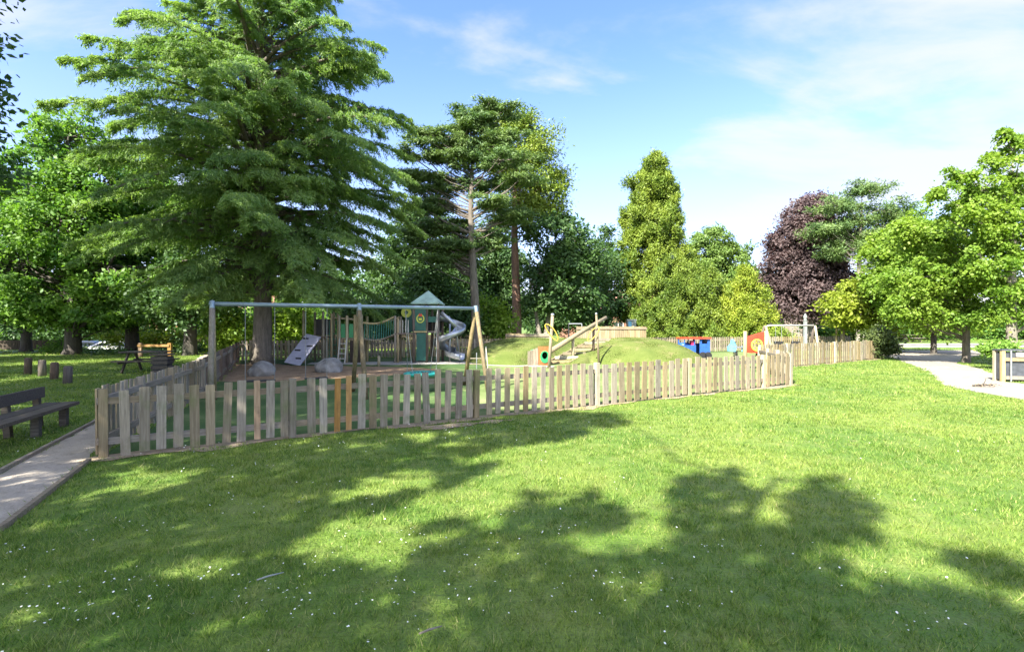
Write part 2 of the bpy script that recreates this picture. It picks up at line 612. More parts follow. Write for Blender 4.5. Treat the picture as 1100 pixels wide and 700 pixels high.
barkGrey = bark('grey_bark', (0.07, 0.058, 0.047), (0.20, 0.17, 0.14))
barkRed = bark('red_bark', (0.11, 0.058, 0.038), (0.27, 0.16, 0.11))
barkDark = bark('dark_bark', (0.03, 0.026, 0.022), (0.085, 0.072, 0.06))
barkPale = bark('pale_bark', (0.13, 0.115, 0.09), (0.30, 0.26, 0.21))

L_lime = leafmat('lime_leaf', (0.060, 0.150, 0.030), (0.170, 0.285, 0.050), 0.38)
L_bright = leafmat('maple_leaf', (0.105, 0.200, 0.024), (0.225, 0.315, 0.044), 0.45)
L_yellow = leafmat('yellow_leaf', (0.14, 0.20, 0.022), (0.26, 0.305, 0.036), 0.42)
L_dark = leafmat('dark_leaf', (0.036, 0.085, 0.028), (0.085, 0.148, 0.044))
L_cedar = leafmat('cedar_needle', (0.100, 0.190, 0.066), (0.235, 0.325, 0.102), 0.42)
L_pine = leafmat('pine_needle', (0.060, 0.118, 0.042), (0.145, 0.210, 0.058), 0.28)
L_seq = leafmat('sequoia_spray', (0.075, 0.135, 0.016), (0.215, 0.275, 0.036), 0.2)
L_gold = leafmat('golden_cypress_spray', (0.115, 0.185, 0.018), (0.290, 0.335, 0.040), 0.22)
L_cyp = leafmat('cypress_spray', (0.055, 0.110, 0.016), (0.200, 0.262, 0.036), 0.2)
L_fir = leafmat('fir_spray', (0.085, 0.155, 0.034), (0.160, 0.235, 0.050), 0.28)
L_copper = leafmat('copper_leaf', (0.062, 0.045, 0.046), (0.145, 0.108, 0.102), 0.25, 0.15, 0.6, (1.4, 0.75, 0.7))
L_shrub = leafmat('shrub_leaf', (0.045, 0.075, 0.022), (0.105, 0.135, 0.042), 0.3)

# ------------------------------------------------------------------ the ground
def sheet(name, poly, z, mat, wob=0.06, step=0.35, rng=R):
    """flat irregular sheet from an outline"""
    pts = []
    n = len(poly)
    for i in range(n):
        a, b = np.array(poly[i], float), np.array(poly[(i + 1) % n], float)
        m = max(1, int(np.linalg.norm(b - a) / step))
        for k in range(m):
            p = a + (b - a) * k / m
            pts.append(p + rng.normal(size=2) * wob * 0.5)
    me = bpy.data.meshes.new(name)
    me.from_pydata([(p[0], p[1], z) for p in pts], [], [tuple(range(len(pts)))])
    import bmesh
    bm = bmesh.new(); bm.from_mesh(me)
    bmesh.ops.triangulate(bm, faces=bm.faces)
    bmesh.ops.recalc_face_normals(bm, faces=bm.faces)
    if sum(f.normal.z for f in bm.faces) < 0:
        bmesh.ops.reverse_faces(bm, faces=bm.faces)
    bm.to_mesh(me); bm.free()
    o = link(name, me, mat)
    return props(o, kind='structure')

gxs, gys = [-350, -43, -42, -27.6, -26.6, 350], [-150, 36.7, 37.4, 48, 49, 600]      # a sunken car yard beyond the left lawn
g = MB().add([(x, y, -0.9 if (-42.5 < x < -27 and 37 < y < 48.5) else 0.0) for y in gys for x in gxs],
             [(j * 6 + i, j * 6 + i + 1, j * 6 + i + 7, j * 6 + i + 6) for j in range(5) for i in range(5)]).build('ground', lawnM)
props(g, kind='structure')

# fence lines
FA = np.array([-5.17, 6.39])      # near left corner
FB = np.array([7.85, 14.40])      # right corner
LB = np.array([-7.15, 11.9])      # bend at the swing
LC = np.array([-13.0, 24.5])      # back left corner
BC = np.array([24.0, 36.3])       # back right corner
RC = np.array([9.3, 19.3])        # end of the short return
RD = np.array([18.2, 25.6])       # far end of the right fence

PLAY = [FA, FB, RC, RD, BC, LC, LB]
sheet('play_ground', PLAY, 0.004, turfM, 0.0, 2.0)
sheet('sunlit_turf_ground', [(-0.6, 9.6), (0.4, 10.0), (7.6, 14.5), (9.0, 19.2), (17.5, 25.5), (22.5, 35.0), (6, 29.6), (-1.0, 27.3), (-2.2, 24.5), (-1.2, 21.0), (-0.3, 17.0), (-1.2, 13.5)], 0.007, turfLitM, 0.3, 0.8)  # sheet over the sunlit right part of the turf, painted lighter
sheet('bark_ground', [(-10.2, 15.4), (-7.2, 14.9), (-4.0, 17.0), (-2.6, 19.2), (-4.5, 20.6), (-9.0, 21.2), (-11.8, 23.4), (-11.9, 21.0)], 0.008, mulchM, 0.25)
sheet('paved_path', [(-9.0, 23.0), (-8.8, 21.9), (-5.0, 21.6), (-2.0, 22.2), (-0.8, 21.2), (1.6, 20.4), (1.8, 21.0), (-0.3, 22.2), (-2.0, 23.8), (-5.0, 23.9)], 0.012, paveM, 0.05)
sheet('left_path', [(-2.2, -3), (-3.9, 2.6), (-4.16, 4.16), (-5.15, 6.2), (-5.45, 6.6), (-7.3, 11.95), (-13.2, 24.4), (-20, 38), (-22, 38),
                    (-15.2, 24.4), (-9.0, 12.2), (-7.07, 8.64), (-5.74, 5.74), (-5.2, 3.0), (-4.2, -3)], 0.006, greyPathM, 0.05)
PATH_R = [(11.3, 11.3), (12.0, 14.2), (14.85, 18.15), (19.0, 25.2), (21.2, 30.0), (26, 34.4), (52, 37), (52, 33.8), (33, 31.4), (26, 28.6), (22.0, 25.2),
          (19.5, 22.4), (17.8, 19.3), (14.6, 15.1), (13.9, 11.3), (15.5, 6), (13, 5)]
sheet('right_path', PATH_R, 0.006, gravelM, 0.12)
sheet('road', [(20, 39.5), (140, 45.5), (140, 51), (20, 43.5)], 0.008, asphaltM, 0.02, 3)
for nm, y0 in (('road_kerb', 39.1), ('road_kerb', 43.6)):
    kb = MB()
    kb.beam((20, y0, 0.055), (140, y0 + (6.0 if y0 < 41 else 7.6), 0.055), 0.15, 0.13)
    props(kb.build(nm, paveM), kind='structure')
# worn soil along the fence foot
def strip(a, b, w0, w1, n=60, rng=R):
    a, b = np.array(a), np.array(b)
    d = (b - a) / np.linalg.norm(b - a)
    nn = np.array([d[1], -d[0]])
    out, inn = [], []
    ph = rng.uniform(0, 6, 4)
    for i in range(n + 1):
        s = i / n
        w = w0 + (w1 - w0) * (0.5 + 0.3 * math.sin(s * 31 + ph[0]) + 0.25 * math.sin(s * 77 + ph[1]) + 0.2 * math.sin(s * 13 + ph[2]))
        p = a + (b - a) * s
        out.append(p + nn * max(0.03, w)); inn.append(p - nn * 0.12)
    return out + inn[::-1]
sheet('bare_ground', strip(FA + (-0.1, -0.05), FB + (0.2, 0.1), 0.02, 0.32), 0.010, soilM, 0.05, 5)
sheet('bare_ground', [(-1.45, 8.05), (-1.0, 8.2), (-0.5, 8.62), (0.05, 9.0), (-0.4, 8.95), (-1.0, 8.62), (-1.5, 8.4)], 0.012, soilM, 0.08, 0.12)
sheet('bare_ground', strip(RC, RD + (0.4, 0.2), 0.02, 0.30), 0.010, soilM, 0.05, 5)
# timber edging of the left path
for nm, lab, pts in (('path_edging', 'weathered timber edging board along the lawn side of the left gravel path', [(-3.85, 2.6), (-4.13, 4.16), (-5.12, 6.2)]),
                     ('path_edging', 'weathered timber edging board along the bench side of the left gravel path', [(-5.1, 2.0), (-5.74, 5.74), (-7.07, 8.64), (-9.0, 12.2)])):
    mb = MB()
    for a, b in zip(pts[:-1], pts[1:]):
        mb.beam((a[0], a[1], 0.02), (b[0], b[1], 0.02), 0.045, 0.06)
    props(mb.build(nm, railT), lab, 'edging')

# turf mounds of the playground
def hill_z(x, y):
    def bump2(cx, cy, rx, ry, h, p=2.4):
        q = (np.abs((x - cx) / rx) ** p + np.abs((y - cy) / ry) ** p)
        return h * np.clip(1 - q, 0, None) ** 0.75
    a = bump2(0.9, 26.4, 3.4, 5.2, 1.02)
    b = bump2(6.0, 25.6, 3.1, 4.4, 1.05)
    c = bump2(3.6, 28.0, 4.2, 3.2, 0.95, 3.0)
    z = np.maximum(np.maximum(a, b), c)
    # the ramp cut for the timber steps
    ux, uy = 2.6 / 5.024, 4.3 / 5.024
    sv = ((x - 2.0) * ux + (y - 22.2) * uy) / 5.024
    off = np.abs((x - 2.0) * uy - (y - 22.2) * ux)
    rmp = 0.04 + 0.84 * np.clip(sv, -0.4, 1.0)
    wgt = np.clip((1.25 - off) / 0.5, 0, 1) * (sv > -0.4) * (sv < 1.05)
    return np.where(z > rmp, z + (np.maximum(rmp, 0) - z) * wgt, z)
gx, gy = np.meshgrid(np.linspace(-3.2, 9.8, 131), np.linspace(20.6, 31.6, 111))
gz = hill_z(gx, gy)
gz = gz + (gz > 0.02) * (0.018 * np.sin(gx * 3.1 + gy) + 0.015 * np.sin(gy * 4.3 - gx * 2)) - 0.02 + np.minimum(gz, 0.1) * 0.3
v = np.stack([gx, gy, gz], -1).reshape(-1, 3)
ii = np.arange(110 * 131).reshape(110, 131)[:, :-1].ravel()
hm = np_mesh('turf_hill', v, np.stack([ii, ii + 1, ii + 132, ii + 131], 1), True)
props(link('turf_hill', hm, hillM), kind='structure')

# ------------------------------------------------------------------ fences
def pale_mesh(w, h, t, top='flat'):
    m = MB()
    hw = w / 2
    c = 0.006
    poly = [(-hw, 0), (hw, 0), (hw, h - c), (hw - c, h), (-hw + c, h), (-hw, h - c)]
    m.prism(poly, lambda u, v, s: (u, s, v), -t / 2, t / 2)
    me = bpy.data.meshes.new('pale')
    me.from_pydata(m.v, [], m.f)
    me.update()
    return me

def pale_fence(name, label, a, b, h, spacing, w, posts, mat, postmat, single, side=1, group=None, tail=0.0, specials=None, mats=None, railmat=None, post_h=None):
    """pales on the side given by side (+1: right of the walk from a to b), rails and posts behind"""
    a, b = np.array(a, float), np.array(b, float)
    d = b - a
    Lg = float(np.linalg.norm(d))
    d = d / Lg
    rz = math.atan2(d[1], d[0])
    t = thing(name, label, 'fence', (a[0], a[1], 0), rz, group)
    railmat = railmat or railT
    s = -side            # local +y is left of the walk
    for zz in (0.22 * h / 0.9, 0.76 * h / 0.9):
        q = [0.0] + [p for p in posts if 0.05 < p < Lg - 0.05] + [Lg]
        for x0, x1 in zip(q[:-1], q[1:]):
            mb = MB().box(((x0 + x1) / 2, 0.0, zz), (x1 - x0 - 0.004, 0.04, 0.085))
            mb.build('rail', railmat, t)
    for p in posts:
        ph = (post_h or h + 0.03) * R.uniform(0.99, 1.03)
        m = MB().prism([(-.047, -.047), (.047, -.047), (.047, .047), (-.047, .047)], lambda u, v, q: (u, v, q), -0.1, ph)
        o = m.build('post', postmat, t)
        o.location = (p, -s * 0.070 * (-1), 0)
        o.location = (p, s * 0.0 - s * 0.0, 0)
        o.rotation_euler = (R.normal() * 0.008, R.normal() * 0.008, 0)
    meshes = {}
    xs, x = [], 0.10
    sp = spacing if callable(spacing) else (lambda q: spacing)
    ww = w if callable(w) else (lambda q: w)
    while x < Lg - 0.07:
        xs.append(x)
        x += sp(x)
    if single:
        for i, x in enumerate(xs):
            if any(abs(x - p) < 0.085 for p in posts):
                continue
            wv = round(ww(x), 3)
            mm = (specials or {}).get(i) or (mats(x) if mats else mat)
            key = (wv, mm.name)
            if key not in meshes:
                meshes[key] = pale_mesh(wv, h, 0.02)
                meshes[key].materials.append(mm)
            o = bpy.data.objects.new('pale', meshes[key])
            COL.objects.link(o)
            o.parent = t
            o.location = (x + R.normal() * 0.006, s * 0.0305, 0.035 + R.normal() * 0.012)
            o.rotation_euler = (R.normal() * 0.006, R.normal() * 0.013, R.normal() * 0.02)
            o.scale = (R.uniform(0.93, 1.06), 1, R.uniform(0.97, 1.025))
            if mm.name == 'fresh_timber':
                o['label'] = 'newer orange replacement board'
    else:
        q = [0.0] + [p for p in posts if 0.05 < p < Lg - 0.05] + [Lg]
        for x0, x1 in zip(q[:-1], q[1:]):
            mb = MB()
            for x in xs:
                if x0 + 0.06 < x < x1 - 0.06:
                    wv = ww(x) * R.uniform(0.93, 1.06)
                    Mx = Matrix.Rotation(R.normal() * 0.015, 3, 'Y')
                    mb.box((x, s * 0.0305, h * 0.5 + 0.04 + R.normal() * 0.01), (wv, 0.02, h * R.uniform(0.98, 1.02)), m=Mx)
            if mb.v:
                mb.build('paling_panel', mats((x0 + x1) / 2) if mats else mat, t)
    return t

Lf = float(np.linalg.norm(FB - FA))
def along_front(px):            # distance along the front fence at a photo column
    k = (px - 550.0) / F
    d = (FB - FA) / Lf
    return (k * FA[1] - FA[0]) / (d[0] - k * d[1])
fp = [0.06, along_front(314), along_front(511), along_front(641), along_front(740), along_front(820), Lf - 0.05]
fs = lambda x: 0.186 if x < along_front(470) else (0.200 if x < along_front(641) else 0.222)
fw = lambda x: 0.108 if x < along_front(330) else (0.112 if x < along_front(641) else 0.142)
fm = lambda x: greyT if x < along_front(560) + R.normal() * 0.4 else tanT  # grey to tan puts the shaded left and sunlit right into the colour
front = pale_fence('picket_fence', 'long weathered picket fence with orange replacement boards facing the lawn', FA, FB, 0.84, fs, fw, fp, greyT, greyT, True, 1,
                   mats=fm, specials=None)
# fresh boards: the ones nearest these photo columns
pal = [o for o in front.children if o.name.split('.')[0] == 'pale']
for px in (281, 360, 374):
    s0 = along_front(px)
    o = min(pal, key=lambda q: abs(q.location.x - s0))
    o.data = pale_mesh(0.085, 0.84, 0.02)
    o.data.materials.append(orangeT)
    o['label'] = 'newer orange replacement board'
for o in front.children:
    if o.name.split('.')[0] == 'post' and o.location.x > along_front(600):
        o.data.materials.clear()
        o.data.materials.append(postT)
pale_fence('picket_fence', 'grey picket fence beside the left gravel path, running from the near corner to the swing', FA, LB, 0.84, 0.16, 0.10,
           [1.6, 3.2, 4.7, 5.75], greyT, greyT, True, -1)
Ll = float(np.linalg.norm(LC - LB))
pale_fence('picket_fence', 'brown picket fence behind the swing post, running to the big cedar', LB, LC, 0.86, 0.16, 0.10, list(np.arange(2.0, Ll, 2.0)), logT, logT, False, -1)
Lb = float(np.linalg.norm(BC - LC))
pale_fence('picket_fence', 'long pale picket fence across the back of the playground below the trees', LC, BC, 0.9, 0.17, 0.10, list(np.arange(0.1, Lb, 1.9)), tanT, tanT, False, 1)
Lr = float(np.linalg.norm(RC - FB))
pale_fence('picket_fence', 'short picket return at the right corner of the front fence', FB + np.array([0.05, 0.12]), RC, 0.84, 0.2, 0.12, [1.7, 3.3, Lr - 0.2], tanT, postT, True, 1)
Lr2 = float(np.linalg.norm(RD - RC))
pale_fence('picket_fence', 'pale picket fence beyond the lawn running right to the dark green bush', RC, RD, 0.9, 0.2, 0.125, [0.1, 2.1, 4.2, 6.3, 8.4, Lr2 - 0.05], tanT, postT, True, 1)

# solid palisade on top of the mounds
def palisade(label, x0, x1, y, z0, z1, mat):
    t = thing('palisade', label, 'fence', (x0, y, 0))
    w = 0.115
    n = int((x1 - x0) / w)
    for i0 in range(0, n, 12):
        mb = MB()
        for i in range(i0, min(n, i0 + 12)):
            hgt = z1 - z0 + R.normal() * 0.012
            zb = z0 - 0.25
            mb.box((i * w + w / 2, R.normal() * 0.004, (zb + z0 + hgt) / 2), (w - 0.008, 0.045, z0 + hgt - zb))
        mb.build('plank_panel', mat, t)
    mb = MB().box(((x1 - x0) / 2, -0.045, z1 - 0.12), (x1 - x0, 0.04, 0.08))
    mb.build('rail', railT, t)
    return t
palisade('low solid timber palisade in tree shade behind the left turf mound', X_at(543, 29), X_at(592, 29), 29.0, 0.78, 1.22, greyT)
palisade('tall pale solid timber palisade on top of the turf mounds', X_at(619, 28.6), X_at(695, 28.6), 28.6, 0.8, 1.62, tanT)

# ------------------------------------------------------------------ big swing
def swing_frame():
    P0 = np.array([X_at(228, 10.8), 10.8]); P1 = np.array([X_at(511, 13.6), 13.6])
    d = P1 - P0; L = float(np.linalg.norm(d)); d = d / L
    rz = math.atan2(d[1], d[0])
    t = thing('swing_frame', 'long two-bay swing frame with blue grey top bar and round timber legs', 'swing', (P0[0], P0[1], 0), rz)
    zt = 2.115
    MB().tube([(-0.06, 0, zt), (L + 0.06, 0, zt)], 0.045, 12).build('top_bar', blueSteel, t, True)
    for x in (0.0, L * 0.5, L):
        for s in (-1, 1):
            base = (x, s * 0.80, -0.05)
            topp = (x, s * 0.06, zt - 0.10)
            mid = tuple(np.array(base) * 0.5 + np.array(topp) * 0.5)
            MB().tube([base, mid, topp], [0.058, 0.055, 0.050], 12).build('leg', oliveT if x > 0 else greyT, t, True)
        mb = MB()
        mb.tube([(x, -0.10, zt - 0.22), (x, -0.03, zt - 0.02), (x, 0.0, zt + 0.06)], 0.05, 8)
        mb.tube([(x, 0.10, zt - 0.22), (x, 0.03, zt - 0.02), (x, 0.0, zt + 0.06)], 0.05, 8)
        mb.build('bracket', blueSteel, t, True)
    # flat rubber swing seats in the left bay
    def x_for(px):
        k = (px - 550.0) / F
        return (k * P0[1] - P0[0]) / (d[0] - k * d[1])
    for px, w in ((279.5, 0.29), (340, 0.23)):
        xc = x_for(px)
        for s in (-1, 1):
            MB().tube([(xc + s * w, 0, zt - 0.05), (xc + s * w, 0.03, 1.3), (xc + s * w, 0.04, 0.46)], 0.007, 6).build('chain', chainM, t)
        MB().box((xc, 0.04, 0.45), (2 * w + 0.03, 0.17, 0.035)).build('seat', blackP, t)
    # nest swing in the right bay
    xc = x_for(453)
    o = MB().lathe([(0.30, 0.0), (0.40, 0.0), (0.45, 0.03), (0.45, 0.07), (0.39, 0.09), (0.30, 0.06)], (xc, 0.0, 0.40), 28).build('basket_rim', tealP, t, True)
    mb = MB()
    for k in range(7):
        y = -0.27 + k * 0.09
        hx = math.sqrt(max(0.0, 0.30 ** 2 - y * y))
        mb.tube([(xc - hx, y, 0.46), (xc, y, 0.41), (xc + hx, y, 0.46)], 0.014, 6)
        mb.tube([(xc + y, -hx, 0.465), (xc + y, 0, 0.415), (xc + y, hx, 0.465)], 0.014, 6)
    mb.build('basket_net', blackP, t)
    for s in (-1, 1):
        for q in (-1, 1):
            MB().tube([(xc + s * 0.30, q * 0.24, 0.47), (xc + s * 0.36, q * 0.09, 1.3), (xc + s * 0.42, 0.0, zt - 0.04)], 0.007, 6).build('chain', chainM, t)
    return t
swing_frame()

# boulders
def boulder(label, px, py, w, h, seed):
    rng = np.random.default_rng(seed)
    p = gp(px, py)
    import bmesh
    bm = bmesh.new()
    bmesh.ops.create_icosphere(bm, subdivisions=4, radius=1.0)
    ph = rng.uniform(0, 6, 9)
    for q in bm.verts:
        x, y, z = q.co
        k = 1 + 0.10 * math.sin(2.1 * x + ph[0]) * math.sin(1.7 * y + ph[1]) + 0.08 * math.sin(3.3 * z + 2.2 * x + ph[2]) + 0.05 * math.sin(7 * x + ph[3]) * math.sin(6 * y + 5 * z + ph[4]) + 0.02 * math.sin(17 * x + 9 * z + ph[5]) * math.sin(15 * y + 11 * z + ph[6])
        q.co = q.co * k
        q.co.z = max(q.co.z, -0.45)
        q.co.x *= w / 2; q.co.y *= w / 2 * 0.8; q.co.z *= h / 1.45
        q.co.z += h * 0.29
    me = bpy.data.meshes.new('boulder')
    bm.to_mesh(me); bm.free()
    me.polygons.foreach_set('use_smooth', [True] * len(me.polygons))
    o = link('boulder', me, stoneM)
    o.location = (p[0], p[1], 0)
    return props(o, label, 'boulder', 'boulders by the swing')
boulder('rounded grey boulder below the big cedar trunk', 280, 403.5, 0.86, 0.46, 3)
boulder('flat-topped grey boulder to the right of the lilac climbing board', 354, 399.5, 1.0, 0.50, 5)

# ------------------------------------------------------------------ climbing unit with tower and spiral slide
def play_unit():
    D = 23.0
    x = lambda px: X_at(px, D)
    t = thing('climbing_tower', 'climbing unit with pyramid roofed tower, rope bridge and steel spiral slide', 'play tower', (0, D, 0))
    def post(px, y, z1, r=0.055, mat=None):
        MB().tube([(x(px), y, -0.1), (x(px), y, z1)], [r, r * 0.95], 10).build('post', mat or greyT, t, True)
    # left deck with lilac climbing board
    for px, y, z in ((328, -0.2, 2.35), (349, -0.2, 2.3), (331, 0.8, 2.3), (352, 0.8, 2.3)):
        post(px, y, z)
    MB().box(((x(328) + x(351)) / 2, 0.3, 1.15), (x(352) - x(327), 1.2, 0.08)).build('deck', logT, t)
    MB().box(((x(332) + x(351)) / 2, 0.82, 1.6), (x(351) - x(332), 0.04, 0.75)).build('side_panel', blackP, t)
    a = Vector((x(339.5), -0.28, 1.22)); b = Vector((x(329), -1.5, 0.05))
    bd = MB(); bd.beam(a, b, 0.72, 0.05, up=(0.2, 0, 1)); bo = bd.build('climbing_board', lilac, t)
    dr = (b - a).normalized(); sd = dr.cross(Vector((0.2, 0, 1))).normalized(); upv = sd.cross(dr)
    if upv.z < 0: upv = -upv
    for k, (u, w) in enumerate(((0.15, 0.2), (0.36, -0.2), (0.56, 0.17), (0.80, -0.12))):
        c = a + (b - a) * u + sd * w + upv * 0.05
        mb = MB(); mb.beam(c - sd * 0.11, c + sd * 0.11 + dr * 0.05, 0.05, 0.05, up=upv)
        mb.build('hand_grip', blackP, bo)
    # link posts and net between decks
    for px in (357, 364):
        post(px, -0.1, 2.2, 0.05, greyT)
    mb = MB()
    for k in range(5):
        zz = 0.3 + k * 0.25
        mb.tube([(x(352), 0.1, zz), (x(365), 0.1, zz)], 0.016, 6)
    for k in range(4):
        xx = x(353 + k * 3.7)
        mb.tube([(xx, 0.1, 0.2), (xx, 0.1, 1.9)], 0.014, 6)
    mb.build('climbing_net', ropeG, t)
    # middle deck with green panels and ladder
    for px, y, z in ((364.5, 0.0, 2.12), (373, -0.05, 2.12), (381, 0.0, 2.15), (388.5, 0.0, 2.15), (366, 0.95, 2.1), (388, 0.95, 2.1)):
        post(px, y, z, 0.055, postT)
    MB().box(((x(365) + x(389)) / 2, 0.5, 1.05), (x(389) - x(364.5), 1.1, 0.08)).build('deck', tanT, t)
    for p0, p1 in ((366, 372), (374.5, 380)):
        MB().box(((x(p0) + x(p1)) / 2, 0.06, 1.43), (x(p1) - x(p0), 0.03, 0.62)).build('side_panel', green2, t)
    mb = MB(); mb.beam((x(359), 0.0, 2.02), (x(381), 0.0, 1.95), 0.07, 0.07); mb.build('hand_rail', postT, t)
    mb = MB()
    for s in (365.5, 373):
        mb.tube([(x(s), -0.35, 0.0), (x(s), -0.08, 1.1)], 0.03, 8)
    for k in range(4):
        zz = 0.2 + 0.22 * k
        yy = -0.35 + 0.27 * zz / 1.1
        mb.tube([(x(365.5), yy, zz), (x(373), yy, zz)], 0.024, 8)
    mb.build('ladder', whiteSteel, t)
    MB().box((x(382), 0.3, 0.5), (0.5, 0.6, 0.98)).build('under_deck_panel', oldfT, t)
    # rope bridge
    def brz(s): return 1.08 - 0.16 * math.sin(math.pi * s) + 0.22 * s
    X0, X1 = x(389), x(424)
    for s in (0.05, 0.95):
        mb = MB()
        pts = [(X0 + (X1 - X0) * q, s, brz(q) + 0.72 + 0.06 * q) for q in np.linspace(0, 1, 9)]
        mb.tube(pts, 0.045 if s < 0.5 else 0.03, 8)
        mb.build('hand_rail', postT, t)
        mb = MB()
        for q in np.linspace(0.06, 0.94, 13):
            mb.tube([(X0 + (X1 - X0) * q, s, brz(q)), (X0 + (X1 - X0) * (q + 0.015), s, brz(q) + 0.74)], 0.014, 6)
        mb.build('rope_netting', ropeG, t)
    mb = MB()
    for q in np.linspace(0.03, 0.97, 16):
        mb.box((X0 + (X1 - X0) * q, 0.5, brz(q)), (0.075, 0.95, 0.05))
    mb.build('bridge_deck', tanT, t)
    # entrance deck with dark green panel
    for px, y in ((424.5, 0.0), (427.5, 0.0), (425, 1.05)):
        post(px, y, 2.0 if px > 426 else 2.1, 0.055, greyT)
    MB().box(((x(425) + x(447)) / 2, 0.5, 1.30), (x(447) - x(425), 1.1, 0.08)).build('deck', logT, t)
    MB().box((x(438.5), 0.95, 1.95), (x(444.5) - x(431.5), 0.04, 1.15)).build('side_panel', greenP, t)
    mb = MB()
    for px in (429.5, 432.5, 435.5, 438.5):
        mb.tube([(x(px), 0.02, 1.34), (x(px), 0.02, 1.92)], 0.02, 6)
    mb.build('bars', whiteSteel, t)
    mb = MB()
    th = np.linspace(0, 2 * math.pi, 25)[:-1]
    mb.ring_panel([(0.24 * math.cos(q), 0.24 * math.sin(q)) for q in th], [(0.09 * math.cos(q), 0.09 * math.sin(q)) for q in th],
                  lambda u, v, s: (x(432) + u, s, 2.28 + v), 0.90, 0.93)
    mb.build('porthole_panel', limeP, t)
    # four-post tower
    for px, y in ((444.5, 0.0), (458.5, 0.0), (446.5, 1.15), (460, 1.15), (470.5, 0.05), (472, 1.1)):
        post(px, y, 2.72, 0.06, logT)
    MB().box(((x(445) + x(471)) / 2, 0.58, 1.38), (x(471) - x(445), 1.2, 0.08)).build('deck', logT, t)
    up = MB().box(((x(446) + x(457.5)) / 2, -0.02, 1.98), (x(457.5) - x(446), 0.04, 1.1)).build('tower_panel', greenP, t)
    MB().box(((x(447.5) + x(457.5)) / 2, -0.02, 0.72), (x(457.5) - x(447.5), 0.04, 1.24)).build('tower_panel', greenP, t)
    MB().beam((x(445), -0.06, 1.39), (x(459), -0.06, 1.39), 0.05, 0.06).build('cross_rail', postT, t)
    cx, cz = (x(446) + x(457.5)) / 2, 1.98
    emb = MB().ring_panel([(0.18 * math.cos(q), 0.20 * math.sin(q)) for q in th], [(0.13 * math.cos(q), 0.15 * math.sin(q)) for q in th],
                          lambda u, v, s: (cx + u, s, cz + v), -0.052, -0.042)
    emb.build('emblem_ring', limeP, up)
    MB().prism([(-0.09, 0.10), (0.09, 0.10), (0.05, 0.24), (0, 0.19), (-0.05, 0.24)], lambda u, v, s: (cx + u, s, cz + v), -0.058, -0.054).build('emblem_top', redP, up)
    MB().prism([(-0.06, -0.08), (0.06, -0.08), (0.08, 0.02), (-0.08, 0.02)], lambda u, v, s: (cx + u, s, cz + v), -0.058, -0.054).build('emblem_mark', limeP, up)
    MB().box((x(465), 0.05, 1.95), (x(470) - x(459.5), 0.03, 0.25)).build('side_panel', greenP, t)
    MB().box((x(462), 1.17, 1.75), (x(472) - x(450), 0.03, 0.75)).build('side_panel', blackP, t)
    # pyramid roof
    rx0, rx1, ry0, ry1, ze = x(442.5), x(473.5), -0.25, 1.4, 2.68
    apex = ((rx0 + rx1) / 2, (ry0 + ry1) / 2, 3.28)
    c4 = [(rx0, ry0, ze), (rx1, ry0, ze), (rx1, ry1, ze), (rx0, ry1, ze)]
    low = [(p[0], p[1], ze - 0.05) for p in c4]
    MB().add(c4 + low + [apex], [(0, 1, 8), (1, 2, 8), (2, 3, 8), (3, 0, 8), (7, 6, 5, 4), (0, 4, 5, 1), (1, 5, 6, 2), (2, 6, 7, 3), (3, 7, 4, 0)]).build('roof', paleGreen, t)
    # spiral slide: open steel chute round a central mast
    mcx, mcy = x(479), 0.6
    pts = []
    pts.append((x(470), 0.6, 1.95)); pts.append((x(472), 0.55, 1.90))
    n = 26
    for i in range(n):
        s = i / (n - 1)
        a = rad(120) - s * rad(385)
        rr = 0.50
        pts.append((mcx + 0.1 + rr * math.cos(a), mcy + rr * math.sin(a), 1.86 - 1.45 * s))
    pts += [(x(484), 0.0, 0.30), (x(492), -0.2, 0.20), (x(497), -0.3, 0.17)]
    chute = MB()
    P = [Vector(p) for p in pts]
    prof = [(-0.25, 0.24), (-0.245, 0.06), (-0.16, -0.02), (0.0, -0.04), (0.16, -0.02), (0.245, 0.06), (0.25, 0.24)]
    o0 = len(chute.v)
    for i, p in enumerate(P):
        tg = (P[min(i + 1, len(P) - 1)] - P[max(i - 1, 0)])
        tg.z = 0
        tg.normalize()
        sd = Vector((-tg.y, tg.x, 0))
        for w, z in prof:
            chute.v.append(tuple(p + sd * w + Vector((0, 0, z))))
    m = len(prof)
    for i in range(len(P) - 1):
        for k in range(m - 1):
            chute.f.append((i * m + k, i * m + k + 1, (i + 1) * m + k + 1, (i + 1) * m + k))
    so = chute.build('slide_chute', galv, t, True)
    sol = so.modifiers.new('shell', 'SOLIDIFY'); sol.thickness = 0.02
    mb = MB().tube([tuple(p + Vector((0, 0, 0.27))) for p in P[3:-2]], 0.02, 6)
    MB().tube([(mcx + 0.1, mcy, 0), (mcx + 0.1, mcy, 1.75)], 0.05, 10).build('slide_mast', galv, t, True)
    MB().tube([(x(478), 0.3, 2.05), (x(488), 0.25, 1.75), (x(490), 0.25, 1.3), (x(493), 0.3, 0.0)], 0.03, 8).build('slide_support', galv, t, True)
    MB().tube([(x(473), 0.2, 2.25), (x(482), 0.2, 1.95), (x(489), 0.2, 1.6)], 0.09, 10).build('slide_hood', galv, t, True)
    return t
play_unit()

# small loose play pieces
def short_post(label, px, py, h, mat):
    p = gp(px, py)
    m = MB().tube([(0, 0, -0.1), (0, 0, h)], [0.06, 0.055], 10).build('marker_post', mat, None, True)
    m.location = (p[0], p[1], 0)
    props(m, label, 'post')
short_post('short stubby timber post on the paving before the rope bridge', 407, 393, 0.42, postT)

